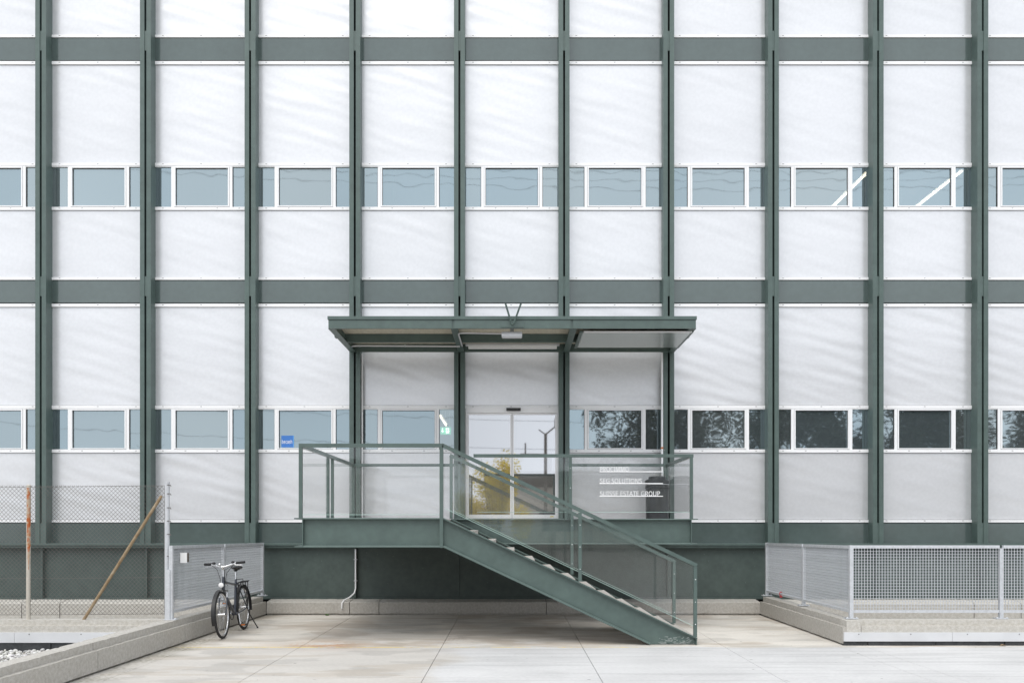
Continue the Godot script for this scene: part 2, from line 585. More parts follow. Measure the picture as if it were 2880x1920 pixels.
func ground() -> void:
	var b := MB.new()
	b.quad(Vector3(-200, -0.1, 220), Vector3(200, -0.1, 220), Vector3(200, -0.1, 3.95), Vector3(-200, -0.1, 3.95))
	b.quad(Vector3(-4.62, -0.1, 3.95), Vector3(4.6, -0.1, 3.95), Vector3(4.6, -0.1, -0.2), Vector3(-4.62, -0.1, -0.2))
	tag(part(self, "ground", b, M.soil), "dark earth under the concrete slabs", "", "", "structure")
	var pv := Node3D.new()
	pv.name = "pavement"
	add_child(pv)
	tag(pv, "concrete slab forecourt, pale in front and stained beige by the wall", "", "", "structure")
	var xs := [-4.62, -4.27, -2.83, -0.94, 0.94, 2.84, 4.38]
	var zs := [0.2, 2.43, 4.24, 6.33, 8.4]
	for i in xs.size() - 1:
		for j in zs.size() - 1:
			slab(pv, xs[i], zs[j], xs[i + 1], zs[j + 1])
	slab(pv, 4.38, 0.2, 4.56, 2.43)
	slab(pv, 4.38, 2.43, 4.56, 3.99)
	var xr := [4.38, 4.73, 6.62, 8.51, 10.4, 12.3]
	for i in xr.size() - 1:
		slab(pv, xr[i], 4.0, xr[i + 1], 6.33)
		slab(pv, xr[i], 6.33, xr[i + 1], 8.4)
	var far := MB.new()
	far.quad(Vector3(-4.62, -0.002, 12.4), Vector3(60, -0.002, 12.4), Vector3(60, -0.002, 8.41), Vector3(-4.62, -0.002, 8.41))
	far.quad(Vector3(12.31, -0.002, 8.4), Vector3(60, -0.002, 8.4), Vector3(60, -0.002, 4.0), Vector3(12.31, -0.002, 4.0))
	part(pv, "plain_paving", far, M.slab_plain)
	var road := MB.new()
	road.quad(Vector3(-200, -0.02, 200), Vector3(200, -0.02, 200), Vector3(200, -0.02, 12.41), Vector3(-200, -0.02, 12.41))
	tag(part(self, "road", road, M.asphalt), "light grey concrete yard beyond the forecourt", "", "", "structure")
	# sunken light wells behind the fences
	for s in [[-20.0, -4.66], [4.66, 20.0]]:
		var p := MB.new()
		p.quad(Vector3(s[0], -1.3, 3.8), Vector3(s[1], -1.3, 3.8), Vector3(s[1], -1.3, 0.2), Vector3(s[0], -1.3, 0.2))
		tag(part(self, "light_well_floor" + ("" if s[0] < 0 else "_001"), p, M.kerb), "concrete floor of the sunken light well behind the fence", "", "", "structure")
	# white gravel on the left
	var gb := MB.new()
	gb.quad(Vector3(-30, -0.095, 30), Vector3(-4.66, -0.095, 30), Vector3(-4.66, -0.095, 4.0), Vector3(-30, -0.095, 4.0))
	tag(part(self, "gravel_bed", gb, M.kerb_pale), "bed under the white gravel", "", "", "structure")
	var rng := RandomNumberGenerator.new()
	rng.seed = 12
	var st := MB.new()
	st.ball(Vector3.ZERO, Vector3(1, 0.62, 0.8), 8)
	var mm := MultiMesh.new()
	mm.transform_format = MultiMesh.TRANSFORM_3D
	mm.use_colors = true
	mm.mesh = st.mesh()
	var count := 9000
	mm.instance_count = count
	for i in count:
		var near := i < 6500
		var x := rng.randf_range(-7.4, -4.72) if near else rng.randf_range(-12.0, -7.4)
		var z := rng.randf_range(4.08, 8.2)
		var s := rng.randf_range(0.014, 0.034)
		var basis := Basis.from_euler(Vector3(rng.randf_range(-0.5, 0.5), rng.randf() * TAU, rng.randf_range(-0.5, 0.5))).scaled(Vector3.ONE * s)
		mm.set_instance_transform(i, Transform3D(basis, Vector3(x, -0.085 + rng.randf() * 0.035, z)))
		var g := rng.randf_range(0.5, 1.0)
		mm.set_instance_color(i, Color(g, g * rng.randf_range(0.96, 1.0), g * rng.randf_range(0.92, 1.0)))
	var mi := MultiMeshInstance3D.new()
	mi.name = "gravel"
	mi.multimesh = mm
	mi.material_override = M.pebble
	add_child(mi)
	tag(mi, "white pebble gravel beside the concrete kerb", "gravel", "", "stuff")

var wob := FastNoiseLite.new()

# a concrete block: profile (out, y) from a to b, out measured along "side"; ragged edges
func block(parent: Node3D, a: Vector3, b: Vector3, side: Vector3, prof: Array, m: Material, rough := 0.006, called := "kerb_block") -> MeshInstance3D:
	var mb := MB.new()
	var len := a.distance_to(b)
	var steps := maxi(1, int(len / 0.05))
	var rows := []
	var middle := Vector2.ZERO
	for p in prof:
		middle += p / prof.size()
	for i in steps + 1:
		var c := a.lerp(b, float(i) / steps)
		var row := []
		for k in prof.size():
			var p: Vector2 = prof[k]
			var q := c + side * p.x + Vector3.UP * p.y
			var w := wob.get_noise_3d(q.x * 60.0, q.y * 60.0 + k * 31.0, q.z * 60.0)
			var inward := (middle - p).normalized() * maxf(0.0, w) * rough * 2.0
			row.append(q + side * inward.x + Vector3.UP * inward.y)
		rows.append(row)
	var ccw: bool = (b - a).cross(side).dot(Vector3.UP) > 0
	var kk := prof.size()
	for i in steps:
		for k in kk:
			var j := (k + 1) % kk
			var q := [rows[i][k], rows[i + 1][k], rows[i + 1][j], rows[i][j]]
			if ccw:
				mb.quad(q[0], q[3], q[2], q[1])
			else:
				mb.quad(q[0], q[1], q[2], q[3])
	for e in [0, steps]:
		var tr := Geometry2D.triangulate_polygon(PackedVector2Array(prof))
		for i in range(0, tr.size(), 3):
			var flip: bool = (e == 0) == ccw
			if flip:
				mb.tri(rows[e][tr[i]], rows[e][tr[i + 1]], rows[e][tr[i + 2]])
			else:
				mb.tri(rows[e][tr[i]], rows[e][tr[i + 2]], rows[e][tr[i + 1]])
	return part(parent, called, mb, m)

func kerbs() -> void:
	wob.seed = 3
	wob.frequency = 0.12
	wob.fractal_octaves = 2
	# two-stepped kerb wall: low face towards the yard, set-back upper course
	var prof := [Vector2(0, 0.025), Vector2(0, 0.25), Vector2(-0.055, 0.25), Vector2(-0.055, 0.335), Vector2(-0.24, 0.335), Vector2(-0.24, -1.3), Vector2(-0.05, -1.3), Vector2(-0.05, 0.025)]
	var left := Node3D.new()
	left.name = "kerb_wall"
	add_child(left)
	tag(left, "long concrete kerb wall running towards the viewer beside the bicycle", "", "", "structure")
	var A := Vector3(-4.43, 0, 0.26)
	var B := Vector3(-4.60, 0, 8.4)
	var side := (B - A).normalized().cross(Vector3.UP) * -1.0
	if side.x < 0: side = -side
	var cuts := [0.0, 0.435, 0.72, 1.0]
	for i in 3:
		block(left, A.lerp(B, cuts[i] + 0.0006), A.lerp(B, cuts[i + 1] - 0.0006), side, prof, M.kerb)
	# the kerb along the facade, in blocks; deep in the light wells
	var back := Node3D.new()
	back.name = "kerb_wall_001"
	add_child(back)
	tag(back, "concrete base kerb along the foot of the dark green wall", "", "", "structure")
	var bp := [Vector2(0, 0.03), Vector2(0, 0.225), Vector2(-0.02, 0.24), Vector2(-0.34, 0.27), Vector2(-0.34, -0.09), Vector2(-0.04, -0.09), Vector2(-0.04, 0.03)]
	var xs := [-4.43, -2.93, -2.40, 0.62, 2.05, 4.48]
	for i in xs.size() - 1:
		block(back, Vector3(xs[i] + 0.006, 0, 0.25), Vector3(xs[i + 1] - 0.006, 0, 0.25), Vector3(0, 0, 1), bp, M.kerb, 0.008)
	var deep := [Vector2(0, -1.3), Vector2(0, 0.20), Vector2(-0.03, 0.225), Vector2(-0.34, 0.27), Vector2(-0.34, -1.3)]
	for r in [[-14.0, -11.6, -10.2, -8.86, -8.17, -6.2, -4.68], [4.70, 8.35, 9.2, 11.6, 14.0]]:
		for i in r.size() - 1:
			block(back, Vector3(r[i] + 0.008, 0, 0.22), Vector3(r[i + 1] - 0.008, 0, 0.22), Vector3(0, 0, 1), deep, M.kerb_pale, 0.008)
	# right: side and front course
	var right := Node3D.new()
	right.name = "kerb_wall_002"
	add_child(right)
	tag(right, "concrete kerb wall under the square mesh fence at the right", "", "", "structure")
	block(right, Vector3(4.47, 0, 0.262), Vector3(4.47, 0, 4.02), Vector3(-1, 0, 0), prof, M.kerb)
	var fp := [Vector2(0, 0.06), Vector2(0, 0.265), Vector2(-0.055, 0.265), Vector2(-0.055, 0.34), Vector2(-0.26, 0.34), Vector2(-0.26, -1.3), Vector2(-0.03, -1.3), Vector2(-0.03, 0.06)]
	var fx := [4.715, 8.3, 12.0, 15.0]
	for i in fx.size() - 1:
		block(right, Vector3(fx[i] + 0.004, 0, 4.03), Vector3(fx[i + 1] - 0.004, 0, 4.03), Vector3(0, 0, 1), fp, M.kerb_pale)
	part(right, "corner_block", MB.new().bb(4.52, 0.07, 3.80, 4.712, 0.337, 4.026), M.kerb_pale)
	front_trim(right, [4.476, 5.94, 8.6, 11.3, 14.0], 0.058)
	# left cross course
	var cross := Node3D.new()
	cross.name = "kerb_wall_003"
	add_child(cross)
	tag(cross, "low concrete kerb wall carrying the chain-link fence behind white gravel", "", "", "structure")
	var lx := [-14.0, -10.4, -7.2, -4.72]
	for i in lx.size() - 1:
		block(cross, Vector3(lx[i] + 0.004, 0, 4.03), Vector3(lx[i + 1] - 0.004, 0, 4.03), Vector3(0, 0, 1), fp, M.kerb_pale)
	front_trim(cross, [-14.0, -11.0, -6.71, -4.70], 0.04)

# white metal strip on the front of the kerb and the grey base blocks below it
func front_trim(parent: Node3D, xs: Array, bottom: float) -> void:
	var leftside: bool = parent.name == "kerb_wall_003"
	for i in xs.size() - 1:
		var s := part(parent, "metal_strip", MB.new().bb(xs[i] + 0.002, bottom, 3.99, xs[i + 1] - 0.002, 0.178, 4.046), M.flashing)
		var sc := MB.new()
		var x: float = xs[i] + 0.2
		while x < xs[i + 1]:
			sc.ball(Vector3(x, 0.155, 4.047), Vector3(0.009, 0.009, 0.005), 6)
			x += 0.7 if leftside else 0.35 * 2.0
		part(s, "screw_row", sc, M.screw)
	var x: float = -14.0 if leftside else 4.478
	var widths := [1.28, 1.1, 1.35] if leftside else [0.33, 0.92, 0.93, 0.92, 0.92]
	var k := 0
	while x < (-4.8 if leftside else 13.0):
		var w: float = widths[mini(k, widths.size() - 1)]
		part(parent, "base_block", MB.new().bb(x, -0.12, 3.9, minf(x + w - 0.012, -4.73 if leftside else 20.0), bottom - 0.004, 4.026 + 0.006 * (k % 2)), M.bitumen)
		x += w
		k += 1

# ---------------------------------------------------------------- the building
func column_mesh(top: float) -> MB:
	var b := MB.new()
	for s in [-1, 1]:
		var a: float = 0.019 * s
		var e: float = 0.0995 * s
		b.bb(minf(a, e), 1.288, -0.096, maxf(a, e), top, 0.0)             # front tube
	return b

func mullion_mesh(top: float) -> MB:
	var b := MB.new()
	for s in [-1, 1]:
		var a: float = 0.019 * s
		var e: float = 0.0995 * s
		b.bb(minf(a, e - 0.004 * s), 1.2885, -0.30, maxf(a, e - 0.004 * s), top, -0.104)
		b.bb(minf(a, e - 0.02 * s), 1.2885, -0.105, maxf(a, e - 0.02 * s), top, -0.0955)
	return b

func building() -> void:
	var top := 14.6
	var t := thing("office_building", "office building front of white panels between dark green steel columns", "building", Vector3(0, 1.2, -0.2))
	var cm := column_mesh(top).mesh()
	var rear := mullion_mesh(top).mesh()
	var gapm := MB.new().bb(-0.0195, 1.29, -0.299, 0.0195, top, -0.285).mesh()
	var tie := MB.new().bb(-0.021, 0, -0.05, 0.021, 0.36, -0.012).mesh()
	for i in range(FIRST, LAST + 1):
		var c := part(t, "column", cm, M.green, Vector3(X0 + PITCH * i, 0, 0))
		part(c, "rear_mullion", rear, M.green)
		part(c, "back_plate", gapm, M.green)
		for n in [1, 2]:
			part(c, "tie_plate", tie, M.green, Vector3(0, 1.36 + STOREY * n + (-0.04), 0))
		part(c, "tie_plate", MB.new().bb(-0.021, 1.29, -0.05, 0.021, 1.66, -0.012).mesh(), M.green)
	var h := PITCH / 2 - 0.0955
	# shared meshes, origin at the middle of the bay
	var panel_low := MB.new().bb(-h, 1.726, -0.26, h, 2.959, -0.22).mesh()
	var panel_high := MB.new().bb(-h, 3.847, -0.26, h, 5.661, -0.22).mesh()
	var spandrel := MB.new().bb(-h, 1.25, -0.26, h, 1.656, -0.205).mesh()
	var strips := []
	for s in [[1.672, 1.719], [2.967, 3.019], [3.787, 3.839], [5.669, 5.727]]:
		strips.append([MB.new().bb(-h, s[0], -0.25, h, s[1], -0.196).mesh(), MB.new().bb(-h, s[0] - 0.014, -0.258, h, s[1] + 0.012, -0.228).mesh(), s])
	var screws := []
	for k in 4:
		var b := MB.new()
		var y: float = (strips[k][2][0] + strips[k][2][1]) / 2 + 0.006
		for x in [-0.72, -0.01, 0.70] if k != 1 else [-0.72, -0.3, 0.29, 0.70]:
			b.bb(x - 0.016, y - 0.0045, -0.2, x + 0.016, y + 0.0045, -0.1945)
		screws.append(b.mesh())
	var frame := MB.new()
	for s in [-1, 1]:
		frame.bb(minf(s * 0.516, s * 0.568), 3.019, -0.25, maxf(s * 0.516, s * 0.568), 3.787, -0.202)
	frame.bb(-h, 3.769, -0.25, h, 3.7865, -0.204)
	frame.bb(-h, 3.0195, -0.25, h, 3.026, -0.204)
	var framem := frame.mesh()
	var sash := MB.new()
	sash.bb(-0.512, 3.031, -0.245, -0.488, 3.765, -0.193)
	sash.bb(0.488, 3.031, -0.245, 0.512, 3.765, -0.193)
	sash.bb(-0.4885, 3.031, -0.245, 0.4885, 3.048, -0.1935)
	sash.bb(-0.4885, 3.749, -0.245, 0.4885, 3.765, -0.1935)
	var sashm := sash.mesh()
	var rabbet := MB.new()
	rabbet.bb(-0.516, 3.027, -0.25, -0.5125, 3.768, -0.21).bb(0.5125, 3.027, -0.25, 0.516, 3.768, -0.21)
	rabbet.bb(-0.4878, 3.0485, -0.248, -0.483, 3.7485, -0.222).bb(0.483, 3.0485, -0.248, 0.4878, 3.7485, -0.222)
	rabbet.bb(-0.483, 3.742, -0.248, 0.483, 3.7485, -0.222)
	rabbet.bb(-0.512, 3.7655, -0.25, 0.512, 3.7688, -0.212).bb(-0.512, 3.0265, -0.25, 0.512, 3.0308, -0.212)
	for s in [-1, 1]:
		rabbet.bb(minf(s * 0.569, s * 0.576), 3.0265, -0.248, maxf(s * 0.569, s * 0.576), 3.7685, -0.222)
	var rabbetm := rabbet.mesh()
	var mid := MB.new().sheet(-0.489, 3.047, 0.489, 3.750, -0.234).mesh()
	var sides := [MB.new().sheet(-h, 3.026, -0.572, 3.768, -0.234).mesh(), MB.new().sheet(0.572, 3.026, h, 3.768, -0.234).mesh()]
	for i in range(FIRST, LAST):
		var x := X0 + PITCH * (i + 0.5)
		for n in 3:
			var at := Vector3(x, STOREY * n, 0)
			part(t, "spandrel_panel", spandrel, M.spandrel, at)
			var door: bool = i == 4 and n == 0
			if not door:
				part(t, "cladding_panel", panel_low, M.panels[(i * 5 + n * 2 + 20) % 3], at)
			if n < 2:
				part(t, "cladding_panel", panel_high, M.panels[(i * 4 + n + 21) % 3], at)
			for k in (4 if n < 2 else 3):
				if door and k < 2:
					continue
				var s := part(t, "trim_strip", strips[k][0], M.white, at)
				part(s, "seal", strips[k][1], M.seal)
				part(s, "screw_row", screws[k], M.screw)
			if door:
				continue
			var w := part(t, "window", framem, M.frame, at)
			part(w, "sash", sashm, M.frame)
			part(w, "rabbet", rabbetm, M.seal)
			var kind := (i * 7 + n * 3 + 20) % 5
			var pm := part(w, "pane", mid, M.panes[[0, 1, 2, 0, 1][kind]])
			pm.rotation = Vector3(0.0, 0.0025 * sin(i * 2.3 + n), 0)          # no sash hangs quite true
			part(w, "pane", sides[0], M.panes[[1, 0, 0, 2, 0][kind]])
			part(w, "pane", sides[1], M.panes[[0, 2, 1, 0, 1][kind]])
	part(t, "parapet", MB.new().bb(-12.6, 3.85 + STOREY * 2, -0.26, 12.6, 14.6, -0.22), M.panel)
	# base flange of the lowest steel beam and the dark wall under it
	var xl := X0 + PITCH * FIRST - 0.1
	var xr := X0 + PITCH * LAST + 0.1
	part(t, "base_flange", MB.new().bb(xl, 1.252, -0.24, xr, 1.288, 0.05).bb(xl, 1.205, -0.24, xr, 1.2515, 0.015), M.green)
	for i in range(FIRST, LAST):
		var x := X0 + PITCH * i
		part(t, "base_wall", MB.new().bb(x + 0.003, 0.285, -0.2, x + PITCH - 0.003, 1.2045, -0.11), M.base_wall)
		if i != 4 and i != 5:
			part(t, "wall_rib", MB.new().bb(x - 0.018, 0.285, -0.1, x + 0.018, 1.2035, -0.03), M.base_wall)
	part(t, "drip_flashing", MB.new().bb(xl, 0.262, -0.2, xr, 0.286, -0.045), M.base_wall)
	part(t, "wall_backing", MB.new().bb(xl, -1.3, -0.3, xr, 1.25, -0.205), M.gap)
	# rooms behind the glass
	var depth := -13.0
	for y in [[1.2, 1.62], [5.76, 6.13], [10.25, 10.63], [14.3, 14.6]]:
		var slab_top := part(t, "floor_slab", MB.new().bb(xl, y[0], depth, xr, y[1], -0.3), M.inside)
		part(slab_top, "floor_covering", MB.new().bb(xl + 0.2, y[1] + 0.002, depth + 0.1, xr - 0.2, y[1] + 0.01, -0.32), M.inside_floor)
	part(t, "rear_wall", MB.new().bb(xl, 0, depth - 0.2, xr, 14.6, depth - 0.001), M.inside)
	for s in [xl - 0.2, xr]:
		part(t, "end_wall", MB.new().bb(s, 0, depth, s + 0.2, 14.6, -0.22), M.inside)
	for n in 2:
		for i in range(FIRST + 1, LAST, 2):
			part(t, "room_column", MB.new().bb(X0 + PITCH * i - 0.12, 1.62 + STOREY * n, -4.4, X0 + PITCH * i + 0.12, 5.76 + STOREY * n, -4.16), M.inside)
	# the sliding door between the fifth and sixth columns
	var d := part(t, "sliding_door", MB.new().bb(-0.862, 3.70, -0.30, 0.862, 3.784, -0.17).bb(-0.862, 1.74, -0.26, -0.835, 3.70, -0.18).bb(0.835, 1.74, -0.26, 0.862, 3.70, -0.18), M.frame)
	for s in [-1, 1]:
		var leaf := MB.new()
		var a: float = -0.832 if s < 0 else 0.004
		var e: float = -0.004 if s < 0 else 0.832
		var zf: float = -0.20 if s < 0 else -0.215
		leaf.bb(a, 1.745, zf - 0.045, e, 1.815, zf).bb(a, 3.672, zf - 0.045, e, 3.698, zf)
		leaf.bb(a, 1.815, zf - 0.045, a + 0.03, 3.672, zf).bb(e - 0.03, 1.815, zf - 0.045, e, 3.672, zf)
		part(d, "door_leaf", leaf, M.frame)
		part(d, "pane", MB.new().sheet(a + 0.03, 1.815, e - 0.03, 3.672, zf - 0.02), M.door_glass)
	part(d, "door_sensor", MB.new().bb(-0.105, 3.735, -0.172, 0.16, 3.782, -0.10).bb(0.10, 3.757, -0.1, 0.15, 3.764, -0.098), M.black)
	part(d, "warning_sticker", MB.new().bb(0.71, 1.77, -0.2145, 0.775, 1.79, -0.2125), M.yellow)
	part(d, "sill", MB.new().bb(-0.862, 1.66, -0.26, 0.862, 1.742, -0.16), M.green)

# ---------------------------------------------------------------- canopy
func canopy() -> void:
	var t := thing("entrance_canopy", "dark green steel canopy over the entrance with open beam soffit", "canopy", Vector3(0, 4.78, 0))
	var zf := 1.91
	var lo := 4.775
	part(t, "roof_deck", MB.new().bb(-2.92, 4.925, 0.012, 2.93, 4.952, zf - 0.05), M.soffit)
	part(t, "roof_edge", MB.new().bb(-2.957, 4.916, zf - 0.06, 2.963, 4.967, zf + 0.015).bb(-2.957, 4.953, 0.012, 2.963, 4.966, zf - 0.061), M.green)
	var jx := [-2.945, -0.965, -0.925, 0.94, 0.98, 2.95]
	for k in 3:
		part(t, "fascia", MB.new().bb(jx[k * 2], lo, zf - 0.045, jx[k * 2 + 1], 4.912, zf), M.green)
	for k in [1, 3]:
		part(t, "fascia_joint", MB.new().bb(jx[k] + 0.001, lo - 0.002, zf - 0.05, jx[k + 1] - 0.001, 4.914, zf - 0.015), M.green)
	for x in [-2.93, -0.955, 0.965, 2.885]:
		part(t, "side_beam", MB.new().bb(x, lo + 0.004, 0.012, x + 0.05, 4.924, zf - 0.051).bb(x - 0.03, lo + 0.003, 0.013, x + 0.08, lo + 0.012, zf - 0.052), M.green)
	for seg in [[-2.879, -0.957], [-0.904, 0.963], [1.016, 2.884]]:
		for z in [0.02, 0.82]:
			part(t, "cross_beam", MB.new().bb(seg[0], lo + 0.006, z, seg[1], 4.923, z + 0.05), M.green)
	# the closed soffit of the right bay
	var sp := part(t, "soffit_panel", MB.new().bb(1.16, 4.760, 0.52, 2.93, 4.774, 1.70), M.soffit_panel)
	part(sp, "white_edge", MB.new().bb(1.17, 4.752, 1.70, 2.93, 4.772, 1.735), M.white)
	part(sp, "panel_rim", MB.new().bb(1.10, 4.752, 0.5, 1.158, 4.772, 1.74).bb(2.931, 4.752, 0.5, 2.95, 4.772, 1.74), M.green)
	for s in [-1, 1]:
		part(t, "hanger_bracket", MB.new().bb(s * 2.975 - 0.03, 4.80, 1.05, s * 2.975 + 0.03, 4.87, 1.17), M.green)
	# v-shaped flag holder on the fascia
	var vb := part(t, "mounting_plate", MB.new().bb(-0.173, 4.79, zf + 0.001, 0.193, 4.888, zf + 0.012), M.green)
	var hold := MB.new()
	hold.tube([Vector3(-0.105, 5.145, zf + 0.12), Vector3(-0.012, 4.85, zf + 0.05), Vector3(0.010, 4.826, zf + 0.035), Vector3(0.032, 4.85, zf + 0.05), Vector3(0.142, 5.14, zf + 0.12)], 0.015, 8)
	part(vb, "flag_holder", hold, M.green)
	# lamps and pipes under the deck
	var fl := thing("floodlight", "small aluminium floodlight under the front edge of the canopy", "lamp", Vector3(0.0, 4.74, 1.62))
	part(fl, "housing", MB.new().bb(-0.17, 4.70, 1.56, 0.165, 4.765, 1.72).bb(-0.16, 4.685, 1.58, 0.155, 4.6995, 1.70), M.alu)
	part(fl, "bracket", MB.new().bb(-0.03, 4.766, 1.6, 0.03, 4.924, 1.64), M.galv)
	var bt := thing("strip_lamp", "long pale strip lamp unlit below the canopy above the door", "lamp", Vector3(0, 4.8, 0.35))
	part(bt, "diffuser", MB.new().bb(-0.78, 4.78, 0.30, 0.80, 4.83, 0.40), M.paper_white)
	part(bt, "tray", MB.new().bb(-0.83, 4.831, 0.29, 0.85, 4.86, 0.41), M.alu)
	var cp := thing("conduit_pipe", "thin steel conduit pipe clipped along the left canopy bay", "pipe", Vector3(-2.8, 4.85, 0.5))
	var p := MB.new()
	p.tube([Vector3(-2.86, 4.80, 0.42), Vector3(-2.83, 4.79, 0.52), Vector3(-2.72, 4.785, 0.56), Vector3(-0.92, 4.775, 0.56)], 0.014, 8)
	part(cp, "pipe", p, M.alu)
	part(cp, "clip", MB.new().bb(-1.9, 4.765, 0.54, -1.88, 4.80, 0.58).bb(-2.7, 4.77, 0.54, -2.68, 4.80, 0.58), M.galv)
	var cp2 := thing("conduit_pipe_001", "short bright conduit pipe running to the floodlight under the canopy", "pipe", Vector3(-0.8, 4.78, 1.6))
	var p2 := MB.new()
	p2.tube([Vector3(-0.88, 4.775, 0.58), Vector3(-0.88, 4.765, 1.55), Vector3(-0.85, 4.762, 1.63), Vector3(-0.75, 4.76, 1.65), Vector3(-0.172, 4.75, 1.65)], 0.013, 8)
	part(cp2, "pipe", p2, M.alu)

# ---------------------------------------------------------------- landing, stair and railings
# section of a flange, upper corners rounded off
func flange(t: float) -> PackedVector2Array:
	var c := t * 0.6
	return PackedVector2Array([Vector2(-0.07, 0), Vector2(0.07, 0), Vector2(0.07, t - c), Vector2(0.07 - c, t), Vector2(-0.07 + c, t), Vector2(-0.07, t - c)])

func ibeam(parent: Node3D, called: String, a: Vector3, b: Vector3, web_z: float, dir: float, h: float, m: Material) -> void:
	# an I-beam between a and b (its upper edge), seen from +z; dir 1 = flange tips towards the viewer
	var d := (b - a).normalized()
	var u := Vector3(-d.y, d.x, 0)
	var o := MB.new()
	var mid := (a + b) / 2
	var half := (b - a) / 2
	o.obox(Vector3(mid.x, mid.y, web_z) - u * h / 2, half, u * (h / 2 - 0.018), Vector3(0, 0, 0.006))
	o.prism(flange(0.018), Vector3(a.x, a.y, web_z) - u * 0.018, Vector3.BACK, u, b - a)
	o.prism(flange(0.026), Vector3(a.x, a.y, web_z) - u * h, Vector3.BACK, u, b - a)
	part(parent, called, o, m)

func rail_run(parent: Node3D, a: Vector3, b: Vector3) -> void:
	part(parent, "handrail", MB.new().bar(a, b, 0.046, 0.05), M.green)

func post(parent: Node3D, x: float, y0: float, y1: float, z: float, bolts := true) -> void:
	var p := part(parent, "post", MB.new().bb(x - 0.023, y0, z - 0.02, x + 0.023, y1, z + 0.02), M.green)
	if bolts:
		var b := MB.new()
		for k in 3:
			b.ball(Vector3(x, lerpf(y0, y1, 0.18 + 0.32 * k), z + 0.021), Vector3(0.008, 0.008, 0.006), 8)
		part(p, "bolt_row", b, M.silver)

func glass_box(parent: Node3D, x0: float, y0: float, z0: float, x1: float, y1: float, z1: float) -> MeshInstance3D:
	var g := part(parent, "glass_panel", MB.new().bb(x0, y0, z0, x1, y1, z1), M.rail_glass)
	return g

func sloped_glass(parent: Node3D, x0: float, yt0: float, x1: float, slope: float, h: float, z: float) -> void:
	var yt1 := yt0 - slope * (x1 - x0)
	var poly := PackedVector2Array([Vector2(x0, yt0), Vector2(x0, yt0 - h), Vector2(x1, yt1 - h), Vector2(x1, yt1)])
	part(parent, "glass_panel", MB.new().prism(poly, Vector3(0, 0, z), Vector3.RIGHT, Vector3.UP, Vector3(0, 0, 0.01)), M.rail_glass)
	part(parent, "glass_edge", MB.new().bar(Vector3(x0, yt0 - h - 0.003, z + 0.005), Vector3(x1, yt1 - h - 0.003, z + 0.005), 0.012, 0.005), M.glass_edge)

